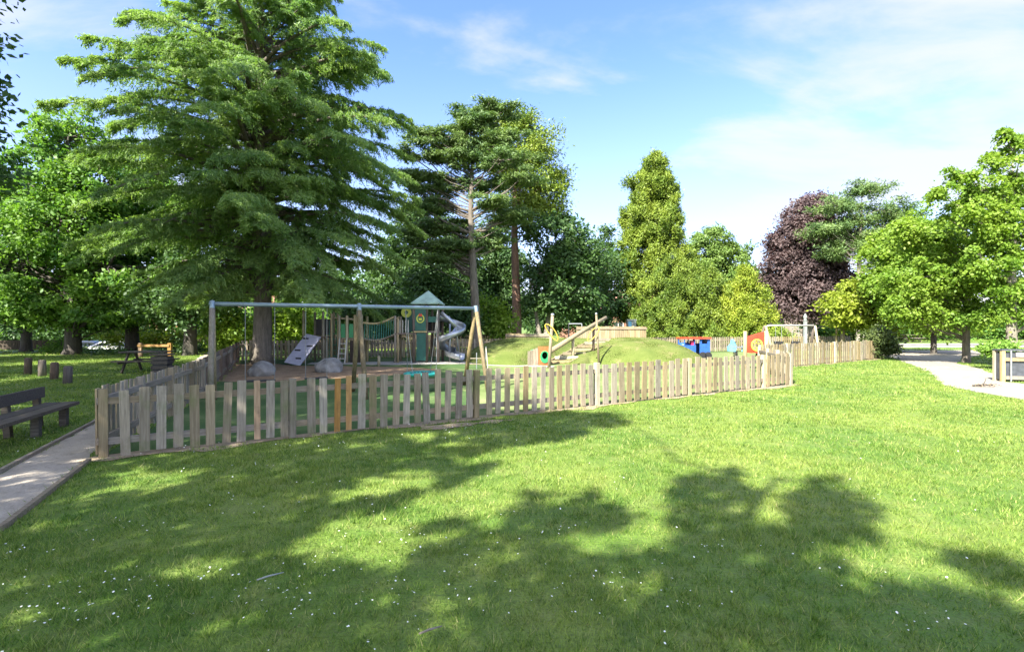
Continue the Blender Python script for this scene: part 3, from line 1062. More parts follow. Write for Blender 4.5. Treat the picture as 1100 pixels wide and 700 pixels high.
def low_climber():
    p = gp(512, 396)
    t = thing('rung_frame', 'low steel and timber rung frame between the swing and the left mound', 'climbing frame', (p[0], p[1], 0))
    for u in (-0.32, 0.0, 0.36):
        MB().tube([(u, 0, -0.05), (u, 0, 0.62 if u < 0.3 else 0.85)], 0.02, 8).build('post', galv, t)
    for z in (0.18, 0.40):
        MB().tube([(-0.32, 0, z), (0.36, 0, z)], 0.016, 8).build('rung', greyT, t)
    # rope side
    MB().tube([(0.36, 0, 0.8), (0.42, -0.3, 0.4), (0.46, -0.5, 0)], 0.015, 6).build('rope', ropeM, t)
low_climber()

# ------------------------------------------------------------------ mound climbing trail
def mound_trail():
    # climbing log with its uprights
    t = thing('balance_log', 'thick slanting log rising over the turf mound on timber uprights', 'climbing log', (0, 0, 0))
    a, b = at(588, 379, 22.0), at(651, 341, 24.5)
    MB().tube([a, a * 0.5 + b * 0.5 + np.array([0, 0, 0.02]), b], [0.11, 0.10, 0.085], 12).build('log', greyT, t, True)
    u = at(615.5, 364, 23.1)
    MB().tube([(u[0], u[1], -0.1), tuple(u)], 0.07, 10).build('upright', postT, t, True)
    u = at(638, 352, 24.0)
    MB().tube([(u[0], u[1] + 0.12, 0.2), (u[0], u[1] + 0.12, u[2] + 0.1)], 0.06, 10).build('upright', logT, t, True)
    # grip posts with yellow loops
    for lab, pb, ptop, c, tilt, dd, w in (
            ('leaning grey grip post with a yellow loop in front of the orange panel', (589.5, 400), (593.5, 339), (593, 357), -0.5, 20.0, 0.07),
            ('thin grip post with a yellow loop beside the timber steps', (643.5, 398), (640.5, 338), (637, 359), 0.5, 22.0, 0.05)):
        P0, P1 = at(pb[0], pb[1], dd), at(ptop[0], ptop[1], dd)
        P0[2] = -0.1
        g = thing('grip_post', lab, 'climbing post', (P0[0], P0[1], 0), 0, 'grip posts on the mound')
        o = np.array([P0[0], P0[1], 0])
        MB().tube([P0 - o, P1 - o], [w, w * 0.85], 10).build('pole', greyT, g, True)
        MB().lathe([(w * 1.0, 0), (w * 1.05, 0.05), (w * 0.6, 0.09)], tuple(P1 - o), 10).build('pole_cap', galv, g, True)
        C = at(c[0], c[1], dd - 0.12) - o
        pts = []
        for q in np.linspace(0, 2 * math.pi, 33)[:-1]:
            r1, r2 = 0.20 + 0.045 * math.sin(q), 0.36
            u, v = r1 * math.cos(q), r2 * math.sin(q)
            pts.append((C[0] + u * math.cos(tilt) + v * math.sin(tilt), C[1] - 0.04 * math.cos(q), C[2] - u * math.sin(tilt) * -1 * 0.6 + v * math.cos(tilt)))
        MB().tube(pts, 0.019, 8, closed=True).build('hand_loop', yellowP, g, True)
    # timber steps
    st = thing('timber_steps', 'pale timber sleeper steps climbing between the two turf mounds', 'steps', (0, 0, 0))
    for k in range(7):
        s = k / 6
        c = np.array([2.0 + 2.6 * s, 22.2 + 4.3 * s, 0.0])
        z = max(0.10 + 0.84 * s, float(hill_z(np.array(c[0]), np.array(c[1]))) + 0.05)
        MB().box((c[0], c[1], z), (1.05, 0.16, 0.13), rz=0.12).build('tread', postT if k % 2 else tanT, st)
    for s_ in (-1, 1):
        mb = MB(); mb.beam((2.0 + s_ * 0.5, 22.25, 0.04), (4.6 + s_ * 0.5, 26.55, 0.88), 0.08, 0.12); mb.build('stringer', greyT, st)
    # tunnel mouth
    c = at(585, 378, 21.4)
    tn = thing('tunnel_entrance', 'orange tunnel mouth with round green-lined hole in the left turf mound', 'play tunnel', (c[0], c[1], 0), 0.35)
    th = np.linspace(0, 2 * math.pi, 33)[:-1]
    def sq(q, s):
        m = max(abs(math.cos(q)), abs(math.sin(q)))
        return (s * math.cos(q) / m, s * math.sin(q) / m)
    MB().ring_panel([(sq(q, 0.27)[0], sq(q, 0.39)[1] + 0.40) for q in th], [(0.20 * math.cos(q), 0.25 * math.sin(q) + 0.36) for q in th],
                    lambda u, v, s: (u, s, v), 0, 0.05).build('face_panel', orangeP, tn)
    MB().ring_panel([(0.21 * math.cos(q), 0.26 * math.sin(q) + 0.36) for q in th], [(0.13 * math.cos(q), 0.15 * math.sin(q) + 0.42) for q in th],
                    lambda u, v, s: (u, s, v), -0.03, -0.003).build('green_rim', green2, tn)
    tb = MB().tube([(0, 0.05, 0.36), (0, 2.4, 0.36)], 0.255, 24, cap=False).build('tunnel_pipe', green2, tn, True)
    mb = MB()
    for k in range(4):
        mb.box((-0.34 - k * 0.11, 0.02 + k * 0.02, 0.36 - k * 0.02), (0.10, 0.06, 0.74 - k * 0.04))
    mb.build('wing_boards', tanT, tn)
mound_trail()

# dark metal frame behind the mounds, blue-white cabinet
def hoop():
    D = 31.0
    p = at(618, 364, D)
    t = thing('steel_frame', 'dark square steel frame standing behind the mound with the slanting log', 'frame', (p[0], p[1], 0))
    w = 14 * D / F / 2
    for s in (-1, 1):
        MB().tube([(s * w, 0, 0), (s * w, 0, 1.78)], 0.035, 8).build('upright', galv if s > 0 else blackP, t)
    MB().tube([(-w, 0, 1.78), (w, 0, 1.78)], 0.035, 8).build('cross_bar', galv, t)
hoop()
def cabinet():
    D = 40.0
    p = at(678, 352, D)
    t = thing('utility_cabinet', 'pale blue and white cabinet behind the palisade by the golden conifers', 'cabinet', (p[0], p[1], 0))
    MB().box((0, 0, 1.05), (0.66, 0.5, 2.1)).build('body', leadM, t)
    MB().box((-0.16, -0.262, 1.6), (0.24, 0.02, 0.8)).build('door_panel', skyP, t)
    MB().box((0, 0, 2.13), (0.74, 0.58, 0.06)).build('roof', galv, t)
cabinet()

# ------------------------------------------------------------------ play train, rocker, peep panel, toddler swing
def train():
    D = 25.5
    c = at(745, 385, D)
    t = thing('play_train', 'blue and red timber play train behind the right turf mound', 'play train', (c[0], c[1], 0), 0.12)
    k = D / F
    X = lambda px: (px - 745) * k
    zr = H - (364 - 350) * k
    MB().box(((X(730) + X(744)) / 2, 0, 0.50), (X(744) - X(730), 0.7, 0.42)).build('engine_body', blueP, t)
    MB().tube([(X(730), 0, 0.62), (X(739), 0, 0.62)], 0.21, 16).build('boiler', blueP, t, True)
    cab = MB()
    fn = lambda u, v, s: (u, s, v)
    cab.ring_panel([(X(748), 0.28), (X(759.5), 0.28), (X(759.5), zr), (X(748), zr)], [(X(750.3), 0.78), (X(756.6), 0.78), (X(756.6), 0.98), (X(750.3), 0.98)], fn, -0.38, -0.34)
    cab.ring_panel([(X(748), 0.28), (X(759.5), 0.28), (X(759.5), zr), (X(748), zr)], [(X(750.3), 0.78), (X(756.6), 0.78), (X(756.6), 0.98), (X(750.3), 0.98)], fn, 0.34, 0.38)
    cab.box((X(759.2), 0, (0.28 + zr) / 2), (0.04, 0.66, zr - 0.3))
    cab.build('cab', blueP, t)
    MB().box((X(745), 0, zr + 0.05), (X(760.5) - X(730.5), 0.95, 0.07)).build('roof', redP, t)
    for px in (731.5, 742.5):
        for s in (-0.33, 0.33):
            MB().tube([(X(px), s, 0.7), (X(px), s, zr)], 0.03, 8).build('roof_post', blueP, t)
    MB().box((X(741.5), -0.2, 0.72), (0.2, 0.24, 0.42)).build('seat', magentaP, t)
    for px in (733, 741, 751, 757):
        for s in (-1, 1):
            MB().tube([(X(px), s * 0.36, 0.19), (X(px), s * 0.43, 0.19)], 0.19, 18).build('wheel', blackP, t)
    # red tender towed behind
    d = thing('play_wagon', 'low red play wagon in front of the blue play train', 'play wagon', (X_at(722, D), D + 0.3, 0), 0.12)
    MB().box((0, 0, 0.52), (0.55, 0.62, 0.32)).build('body', redP, d)
    for s in (-1, 1):
        for xx in (-0.2, 0.2):
            MB().tube([(xx, s * 0.33, 0.18), (xx, s * 0.39, 0.18)], 0.18, 16).build('wheel', blackP, d)
    f = MB()
    for xx in np.linspace(-0.55, -0.05, 4):
        f.tube([(xx, 0.5, 0.0), (xx, 0.5, 1.02)], 0.02, 6)
    for z in (0.55, 1.02):
        f.tube([(-0.6, 0.5, z), (0.5, 0.5, z)], 0.02, 6)
    f.build('rail_cage', blackP, d)
train()
def rocker():
    D = 25.0
    c = at(790, 386, D)
    t = thing('spring_rocker', 'small light blue spring rocker beside the red peep panel', 'spring rocker', (c[0], c[1], 0), 0.1)
    MB().prism([(-0.36, 0.42), (-0.05, 0.40), (0.02, 0.62), (-0.05, 0.86), (-0.17, 1.02), (-0.22, 0.78), (-0.38, 0.62)], lambda u, v, s: (u, s, v), -0.10, -0.06).build('side_panel', skyP, t)
    MB().prism([(-0.36, 0.42), (-0.05, 0.40), (0.02, 0.62), (-0.05, 0.86), (-0.17, 1.02), (-0.22, 0.78), (-0.38, 0.62)], lambda u, v, s: (u, s, v), 0.06, 0.10).build('side_panel', skyP, t)
    MB().box((0.1, 0, 0.62), (0.62, 0.22, 0.06)).build('seat', galv, t)
    MB().tube([(0.34, 0, 0.4), (0.34, 0, 0.66)], 0.03, 8).build('back_stay', skyP, t)
    MB().tube([(0.10 * math.cos(q), 0.10 * math.sin(q), 0.03 + q / (12 * math.pi) * 0.4) for q in np.linspace(0, 12 * math.pi, 90)], 0.018, 6).build('spring', blackP, t)
    MB().tube([(-0.1, -0.25, 0.86), (-0.1, 0.25, 0.86)], 0.02, 8).build('handle', blackP, t)
rocker()
def peep_panel():
    D = 19.6
    k = D / F
    c = at(811.5, 396, D)
    t = thing('peep_panel', 'red play panel with a round yellow-rimmed hole between two timber posts', 'play panel', (c[0], c[1], 0), 0.08)
    for px in (800, 823.5):
        MB().tube([((px - 811.5) * k, 0, -0.1), ((px - 811.5) * k, 0, H - (355.5 - 350) * k)], 0.068, 10).build('post', postT, t, True)
    th = np.linspace(0, 2 * math.pi, 33)[:-1]
    def outer(q):
        u, v = math.cos(q), math.sin(q)
        m = max(abs(u) / 0.345, abs(v) / 0.36)
        x, z = u / m, v / m
        if z > 0.3: z += 0.10 * (x / 0.345)
        return (x, z + 0.98)
    MB().ring_panel([outer(q) for q in th], [(0.04 + 0.215 * math.cos(q), 0.92 + 0.215 * math.sin(q)) for q in th], lambda u, v, s: (u, s, v), -0.03, 0.03).build('panel', redP, t)
    MB().ring_panel([(0.04 + 0.235 * math.cos(q), 0.92 + 0.235 * math.sin(q)) for q in th], [(0.04 + 0.19 * math.cos(q), 0.92 + 0.19 * math.sin(q)) for q in th], lambda u, v, s: (u, s, v), -0.045, -0.032).build('hole_rim', limeP, t)
    mb = MB()
    for a in (0.4, 1.45, 2.5, 3.6, 4.7, 5.7):
        mb.beam((0.04 + 0.19 * math.cos(a), 0, 0.92 + 0.19 * math.sin(a)), (0.04 + 0.07 * math.cos(a + .5), 0, 0.92 + 0.07 * math.sin(a + .5)), 0.02, 0.05, up=(0, 1, 0))
    mb.build('turning_star', yellowP, t)
    for u in (-0.08, 0.12):
        MB().box((u, 0, 0.32), (0.09, 0.04, 0.32)).build('lower_slat', redP, t)
peep_panel()
def toddler_swing():
    D = 27.0
    k = D / F
    c = at(848, 384, D)
    t = thing('toddler_swing', 'low pale toddler swing frame behind the right picket fence', 'swing', (c[0], c[1], 0), 0.06)
    X = lambda px: (px - 848) * k
    zt = H - (349.5 - 350) * k
    MB().tube([(X(820), 0.3, 1.2), (X(822), 0.1, zt - 0.08), (X(825), 0, zt), (X(875), 0, zt)], 0.045, 10).build('top_bar', whiteSteel, t, True)
    for px, dx in ((821, 0), (876, 0.05)):
        for s in (-1, 1):
            MB().tube([(X(px) + (0.28 * s if px > 850 else 0), s * 0.85, -0.05), (X(px), s * 0.05, zt - 0.02)], [0.075, 0.06], 10).build('leg', postT if s < 0 else logT, t, True)
    for px in (836, 855):
        for s in (-1, 1):
            MB().tube([(X(px) + s * 0.16, 0, zt), (X(px) + s * 0.16, 0, 0.75)], 0.010, 6).build('chain', galv, t)
        m = MB()
        m.box((X(px), 0, 0.55), (0.32, 0.30, 0.05)); m.box((X(px), -0.15, 0.70), (0.32, 0.03, 0.28)); m.box((X(px), 0.15, 0.70), (0.32, 0.03, 0.28))
        m.build('cradle_seat', blackP, t)
toddler_swing()
def finial_post():
    D = 34.0
    c = at(865, 362, D)
    t = thing('finial_post', 'slim grey post with rounded finial behind the toddler swing', 'post', (c[0], c[1], 0))
    MB().box((0, 0, 1.0), (0.17, 0.17, 2.0)).build('shaft', leadM, t)
    MB().lathe([(0.11, 0), (0.13, 0.05), (0.06, 0.10), (0.11, 0.2), (0.12, 0.3), (0.06, 0.42), (0.02, 0.5)], (0, 0, 1.98), 14).build('finial', leadM, t, True)
finial_post()
for lab, px, top, w in (('thin tall wooden pole in front of the copper beech', 898.5, 344, 0.05), ('thick square timber post beside the yellow-green tree', 905, 352, 0.14)):
    D = 33.5
    c = at(px, 360, D)
    m = MB().tube([(0, 0, -0.1), (0, 0, H - (top - 350) * D / F)], w, 8).build('timber_post', tanT, None, True)
    m.location = (c[0], c[1], 0)
    props(m, lab, 'post')

# ------------------------------------------------------------------ left side furniture
def bench():
    a = np.array([-7.17, 7.58]); b = np.array([-7.48, 8.43])
    d = (b - a) / np.linalg.norm(b - a)
    # local x runs along the bench away from the viewer
    rz = math.atan2(d[1], d[0])
    t = thing('park_bench', 'long dark weathered timber bench with one back plank beside the left path', 'bench', (a[0], a[1], 0), rz)
    x0, x1 = -1.75, 1.02
    for x in (-1.45, 0.0, 0.86):
        MB().box((x, -0.10, 0.155), (0.10, 0.10, 0.35)).build('leg', darkT, t)
        mb = MB(); mb.beam((x, 0.22, -0.02), (x, 0.27, 0.64), 0.09, 0.08, up=(0, 1, 0)); mb.build('back_post', darkT, t)
    for y in (-0.14, 0.10):
        mb = MB().box(((x0 + x1) / 2, y, 0.36), (x1 - x0, 0.22, 0.05)); mb.build('seat_plank', darkT, t)
    mb = MB(); mb.beam((x0, 0.19, 0.575), (x1 - 0.12, 0.19, 0.575), 0.05, 0.17); mb.build('backrest', darkT, t)
    return t
bench()

labs = ['round brown log bollard farthest back on the left grass, by the dark trunk',
        'round brown log bollard, second from the back of the row of four',
        'round brown log bollard, second from the front of the row of four',
        'round brown log bollard nearest the path in the row of four']
for lab, px, yb, yt in zip(labs, (30, 45.5, 58, 72.5), (402, 404, 407, 412), (384, 386.5, 389, 393)):
    p = gp(px, yb)
    h = (yb - yt) / F * p[1]
    m = MB().tube([(0, 0, -0.1), (0, 0, h * 0.93), (0, 0, h)], [0.112, 0.105, 0.085], 14).build('log_bollard', logT, None, True)
    m.location = (p[0], p[1], 0)
    m.rotation_euler = (R.normal() * 0.03, R.normal() * 0.03, R.uniform(0, 6))
    props(m, lab, 'bollard', 'log bollards on the left grass')

def picnic_table():
    p = gp(158, 399)
    t = thing('picnic_table', 'dark timber picnic table on the grass beyond the left picket fence', 'picnic table', (p[0], p[1], 0), 0.15)
    m = MB()
    for y in (-0.28, -0.09, 0.09, 0.28):
        m.box((0, y, 0.72), (1.5, 0.17, 0.045))
    m.build('table_top', darkT, t)
    for s in (-1, 1):
        MB().box((0, s * 0.68, 0.42), (1.5, 0.24, 0.045)).build('seat_plank', darkT, t)
        for q in (-1, 1):
            mb = MB(); mb.beam((s * 0.5, q * 0.62, 0), (s * 0.5, q * 0.2, 0.70), 0.09, 0.05, up=(1, 0, 0)); mb.build('leg', darkT, t)
        MB().box((s * 0.555, 0, 0.37), (0.045, 1.5, 0.10)).build('cross_bar', darkT, t)
picnic_table()
def litter_bin():
    p = gp(174.5, 403)
    t = thing('litter_bin', 'dark slatted litter bin beside the picnic table', 'bin', (p[0], p[1], 0), 0.2)
    MB().box((0, 0, 0.33), (0.42, 0.42, 0.62)).build('bin_body', blackP, t)
    mb = MB()
    for z in (0.12, 0.28, 0.44, 0.58):
        for a in range(4):
            M = Matrix.Rotation(a * math.pi / 2, 3, 'Z')
            c = M @ Vector((0, -0.225, z))
            mb.box(c, (0.50, 0.025, 0.10), rz=a * math.pi / 2)
    mb.build('slats', darkT, t)
    MB().box((0, 0, 0.70), (0.54, 0.54, 0.05)).build('lid', darkT, t)
litter_bin()
def barrier():
    D = 27.0
    c = at(166, 384, D)
    t = thing('timber_barrier', 'yellow timber trip barrier in the shade beneath the left trees', 'barrier', (c[0], c[1], 0))
    k = D / F
    for px in (151, 182.5):
        MB().box(((px - 166) * k, 0, 0.36), (0.17, 0.14, 0.78)).build('post', orangeT, t)
    MB().box((0, -0.09, 0.62), (34 * k, 0.05, 0.12)).build('rail', orangeT, t)
barrier()

def car(label, px, D, rz, paint, Lc=4.2, Hc=1.5):
    c = at(px, 380, D)
    t = thing('parked_car', label, 'car', (c[0], c[1], -0.9), rz)
    hw = 0.86
    low = [(-Lc / 2, 0.35), (-Lc / 2 + 0.1, 0.22), (Lc / 2 - 0.1, 0.22), (Lc / 2, 0.4), (Lc / 2 - 0.02, 0.85), (Lc / 2 - 0.35, 0.95), (Lc / 2 - 0.5, Hc - 0.12), (Lc / 2 - 0.9, Hc), (-0.1, Hc), (-0.55, Hc - 0.06),
           (-1.25, 0.98), (-Lc / 2 + 0.25, 0.85), (-Lc / 2, 0.62)]
    b = MB().prism(low, lambda u, v, s: (u, s, v), -hw, hw).build('body', paint, t)
    bv = b.modifiers.new('soft', 'BEVEL'); bv.width = 0.09; bv.segments = 3; bv.limit_method = 'ANGLE'
    for s in (-1, 1):
        MB().prism([(-1.0, 1.0), (-0.5, Hc - 0.13), (0.25, Hc - 0.10), (0.25, 1.0)], lambda u, v, q: (u, q, v), s * hw - 0.008, s * hw + 0.008).build('window', glassM, t)
        MB().prism([(0.35, 1.0), (0.35, Hc - 0.10), (1.2, Hc - 0.14), (1.45, 1.0)], lambda u, v, q: (u, q, v), s * hw - 0.008, s * hw + 0.008).build('window', glassM, t)
        for xx in (-Lc / 2 + 0.8, Lc / 2 - 0.8):
            w = MB().tube([(xx, s * (hw - 0.16), 0.31), (xx, s * (hw + 0.012), 0.31)], 0.31, 20).build('wheel', blackP, t)
            MB().tube([(xx, s * (hw + 0.005), 0.31), (xx, s * (hw + 0.022), 0.31)], 0.19, 16).build('rim', galv, w)
        MB().box((-Lc / 2 + 0.06, s * 0.6, 0.68), (0.16, 0.3, 0.14)).build('headlight', galv, t)
    MB().prism([(-1.22, 1.0), (-0.56, Hc - 0.09), (-0.54, Hc - 0.07), (-1.2, 1.02)], lambda u, v, q: (u - 0.015, q, v + 0.01), -hw + 0.12, hw - 0.12).build('windscreen', glassM, t)
car('white estate car parked behind the left trees', 123, 40.6, 0.04, whiteCar, 3.4, 1.36)
car('dark blue car parked behind the thick left trunk', 91, 42.6, 0.08, darkCar, 3.6, 1.33)

# ------------------------------------------------------------------ right side furniture
def bin_enclosure():
    p = gp(1093, 409.5)
    D = p[1]
    k = D / F
    t = thing('bin_enclosure', 'timber framed litter bin enclosure with dark panels at the right path edge', 'bin enclosure', (p[0], p[1], 0), -0.2)
    W, Dp, Ht = 0.95, 0.30, 0.93
    for sx in (-1, 1):
        for sy in (-1, 1):
            MB().box((sx * W / 2, sy * Dp / 2, Ht / 2 - 0.02), (0.09, 0.09, Ht)).build('post', postT, t)
    for z in (0.12, 0.66):
        for sy in (-1, 1):
            MB().box((0, sy * (Dp / 2 + 0.02), z), (W - 0.1, 0.04, 0.10)).build('rail', tanT, t)
    for sx in (-1, 1):
        MB().box((sx * (W / 2), 0, 0.45), (0.03, Dp - 0.1, 0.78)).build('dark_panel', meshM, t)
    for sy in (-1, 1):
        MB().box((0, sy * (Dp / 2 - 0.03), 0.46), (W - 0.1, 0.03, 0.84)).build('dark_panel', meshM, t)
    MB().tube([(-W / 2 + 0.17, -Dp / 2 - 0.07, -0.05), (-W / 2 + 0.17, -Dp / 2 - 0.07, Ht)], 0.025, 8).build('steel_upright', galv, t)
    MB().box((0.0, 0, Ht + 0.005), (W + 0.1, Dp + 0.1, 0.045)).build('lid', meshM, t)
    MB().box((0.02, -Dp / 2 - 0.025, 0.80), (0.34, 0.03, 0.12)).build('notice_plate', whiteSteel, t)
    MB().box((0.28, -Dp / 2 - 0.025, 0.80), (0.10, 0.03, 0.16)).build('slot_plate', blackP, t)
bin_enclosure()
def twig():
    p = gp(1058, 415.5)
    t = thing('fallen_branch', 'small dead branch lying on the right gravel path', 'branch', (p[0], p[1], 0.03))
    m = MB()
    m.tube([(-0.28, 0.05, 0.0), (-0.05, 0, 0.03), (0.22, -0.03, 0.02)], [0.025, 0.02, 0.012], 7)
    m.tube([(-0.05, 0, 0.03), (0.1, 0.1, 0.12), (0.16, 0.14, 0.2)], [0.014, 0.01, 0.005], 6)
    m.tube([(0.05, -0.01, 0.03), (0.2, -0.12, 0.06)], [0.012, 0.006], 6)
    m.tube([(-0.15, 0.02, 0.02), (-0.2, -0.12, 0.05)], [0.012, 0.006], 6)
    m.build('stick', barkDark, t, True)
    c = R.normal(size=(60, 3)) * np.array([0.17, 0.08, 0.02]) + np.array([0, 0, 0.02])
    link('dry_leaves', leaves_mesh('dry_leaves', c, R.normal(size=(60, 3)) + np.array([0, 0, 1]), R.normal(size=(60, 3)), np.full(60, 0.06), np.full(60, 0.035)), soilM, t)
twig()
for lab, px, py, pts in (('thin pale twig lying on the shaded lawn left of centre', 286, 631, [(-0.06, 0, 0.05), (0.0, 0.03, 0.06), (0.07, 0.09, 0.055)]),
                         ('thin brown twig lying at the bottom edge of the lawn', 461, 688, [(-0.05, -0.02, 0.05), (0.0, 0.0, 0.06), (0.06, 0.05, 0.05)])):
    p = gp(px, py)
    m = MB().tube(pts, [0.005, 0.006, 0.003], 6).build('fallen_twig', leadM if px < 400 else barkPale, None, True)
    m.location = (p[0], p[1], 0)
    props(m, lab, 'twig')
def far_table():
    D = 52.0
    c = at(978, 367, D)
    t = thing('picnic_table', 'tiny pale picnic table on the far right lawn across the road', 'picnic table', (c[0], c[1], 0))
    MB().box((0, 0, 0.74), (1.8, 0.75, 0.06)).build('table_top', tanT, t)
    for s in (-1, 1):
        MB().box((0, s * 0.7, 0.45), (1.8, 0.26, 0.05)).build('seat_plank', tanT, t)
        mb = MB(); mb.beam((s * 0.6, -0.7, 0), (s * 0.6, 0.2, 0.72), 0.09, 0.05, up=(1, 0, 0)); mb.beam((s * 0.6 + 0.1, 0.7, 0), (s * 0.6 + 0.1, -0.2, 0.72), 0.09, 0.05, up=(1, 0, 0)); mb.build('trestle', tanT, t)
far_table()

# ------------------------------------------------------------------ buildings and far fences
brickM = None
def brick(name, c1, c2, mortar):
    m, n, l, b = nt(name)
    tc = n.new('ShaderNodeTexCoord')
    sep = n.new('ShaderNodeSeparateXYZ')
    l.new(tc.outputs['Object'], sep.inputs[0])
    add = n.new('ShaderNodeMath'); l.new(sep.outputs[0], add.inputs[0]); l.new(sep.outputs[1], add.inputs[1])
    cmb = n.new('ShaderNodeCombineXYZ'); l.new(add.outputs[0], cmb.inputs[0]); l.new(sep.outputs[2], cmb.inputs[1])
    br = n.new('ShaderNodeTexBrick')
    br.inputs['Scale'].default_value = 1.0
    br.inputs['Brick Width'].default_value = 0.225
    br.inputs['Row Height'].default_value = 0.075
    br.inputs['Mortar Size'].default_value = 0.010
    br.inputs['Color1'].default_value = (*c1, 1); br.inputs['Color2'].default_value = (*c2, 1); br.inputs['Mortar'].default_value = (*mortar, 1)
    l.new(cmb.outputs[0], br.inputs['Vector'])
    t = pos_noise(n, l, 0.8, 4)
    c = mixc(n, l, mrange(n, l, t.outputs['Fac'], 0.35, 0.7, 0, 0.4), br.outputs['Color'], tuple(x * 0.6 for x in c1))
    l.new(c, b.inputs['Base Color'])
    b.inputs['Roughness'].default_value = 0.9
    return m
brickO = brick('orange_brick', (0.34, 0.13, 0.06), (0.27, 0.10, 0.05), (0.30, 0.26, 0.22))
brickP = brick('pale_brick', (0.36, 0.27, 0.20), (0.30, 0.21, 0.15), (0.36, 0.33, 0.30))
tileM = simple('roof_tile', (0.20, 0.105, 0.075), 0.85, 0, 0.3, 3)
slateM = simple('slate_roof', (0.17, 0.18, 0.20), 0.7, 0, 0.25, 3)
frameM = simple('white_window_frame', (0.75, 0.75, 0.73), 0.5, 0, 0.04)

def house(label, x, y, w, dpt, eav, ridge, wall, roof, wins, rz=0.0):
    t = thing('brick_house', label, 'house', (x, y, 0), rz)
    # walls with real openings on the front
    mb = MB()
    fr = -dpt / 2
    xs = sorted(wins, key=lambda q: q[0])
    mb.box((-w / 2 + 0.15, 0, eav / 2), (0.3, dpt - 0.004, eav)); mb.box((w / 2 - 0.15, 0, eav / 2), (0.3, dpt - 0.004, eav)); mb.box((0, dpt / 2 - 0.15, eav / 2), (w - 0.61, 0.3, eav))
    cur = -w / 2 + 0.3
    for (wx, wz, ww, wh) in xs:
        a = wx - ww / 2
        if a > cur + 0.01:
            mb.box(((cur + a) / 2, fr + 0.15, eav / 2), (a - cur, 0.3, eav))
        mb.box((wx, fr + 0.15, (wz - wh / 2) / 2), (ww, 0.3, wz - wh / 2))
        mb.box((wx, fr + 0.15, (wz + wh / 2 + eav) / 2), (ww, 0.3, eav - wz - wh / 2))
        cur = wx + ww / 2
    mb.box(((cur + w / 2 - 0.3) / 2, fr + 0.15, eav / 2), (w / 2 - 0.3 - cur, 0.3, eav))
    for s in (-1, 1):
        mb.prism([(-dpt / 2, eav), (dpt / 2, eav), (0, ridge - 0.12)], lambda u, v, q: (q, u, v), s * (w / 2 - 0.3) - 0.0, s * (w / 2))
    mb.build('wall', wall, t)
    rf = MB()
    for s in (-1, 1):
        rf.add([(-w / 2 - 0.35, s * (dpt / 2 + 0.4), eav - 0.22), (w / 2 + 0.35, s * (dpt / 2 + 0.4), eav - 0.22), (w / 2 + 0.35, 0, ridge), (-w / 2 - 0.35, 0, ridge),
                (-w / 2 - 0.35, s * (dpt / 2 + 0.4), eav - 0.36), (w / 2 + 0.35, s * (dpt / 2 + 0.4), eav - 0.36), (w / 2 + 0.35, 0, ridge - 0.14), (-w / 2 - 0.35, 0, ridge - 0.14)],
               [(0, 1, 2, 3), (7, 6, 5, 4), (0, 4, 5, 1), (3, 2, 6, 7), (0, 3, 7, 4), (1, 5, 6, 2)])
    ro = rf.build('roof', roof, t)
    MB().box((w * 0.3, 0.3, ridge + 0.2), (0.9, 0.6, 1.6)).build('chimney', wall, ro)
    for (wx, wz, ww, wh) in xs:
        f = MB()
        f.ring_panel([(-ww / 2, -wh / 2), (ww / 2, -wh / 2), (ww / 2, wh / 2), (-ww / 2, wh / 2)], [(-ww / 2 + .07, -wh / 2 + .07), (ww / 2 - .07, -wh / 2 + .07), (ww / 2 - .07, wh / 2 - .07), (-ww / 2 + .07, wh / 2 - .07)],
                     lambda u, v, q: (wx + u, fr + q, wz + v), 0.10, 0.18)
        f.box((wx, fr + 0.14, wz), (0.05, 0.06, wh - 0.1))
        fo = f.build('window', frameM, t)
        MB().box((wx, fr + 0.15, wz), (ww - 0.1, 0.02, wh - 0.1)).build('pane', glassM, fo)
    return t
house('orange brick house glimpsed behind the left trunks', X_at(30, 52), 54, 11, 8, 2.5, 4.2, brickO, tileM, [(-3.5, 1.4, 1.4, 1.1), (0.4, 1.4, 1.4, 1.1), (3.6, 1.4, 1.2, 1.1)], 0.05)
house('orange brick house behind the cedar and the back fence', X_at(240, 56), 58, 15, 8, 2.5, 4.0, brickO, tileM, [(-5, 1.4, 1.5, 1.1), (-1.5, 1.4, 1.5, 1.1), (2.2, 1.4, 1.5, 1.1), (5.4, 1.4, 1.2, 1.1)], -0.05)
house('brick house with tiled roof behind the mound palisade', X_at(655, 70), 72, 12, 8, 4.0, 6.6, brickO, tileM, [(-3.5, 1.5, 1.4, 1.3), (0.4, 1.5, 1.4, 1.3), (3.6, 1.5, 1.2, 1.3)], 0.1)
house('pale house with slate roof behind the copper beech and pine', X_at(930, 78), 82, 16, 9, 5.4, 8.6, brickP, slateM, [(-5.6, 3.9, 1.5, 1.4), (-2.0, 3.9, 1.5, 1.4), (1.8, 3.9, 1.5, 1.4), (5.4, 3.9, 1.5, 1.4)], -0.1)

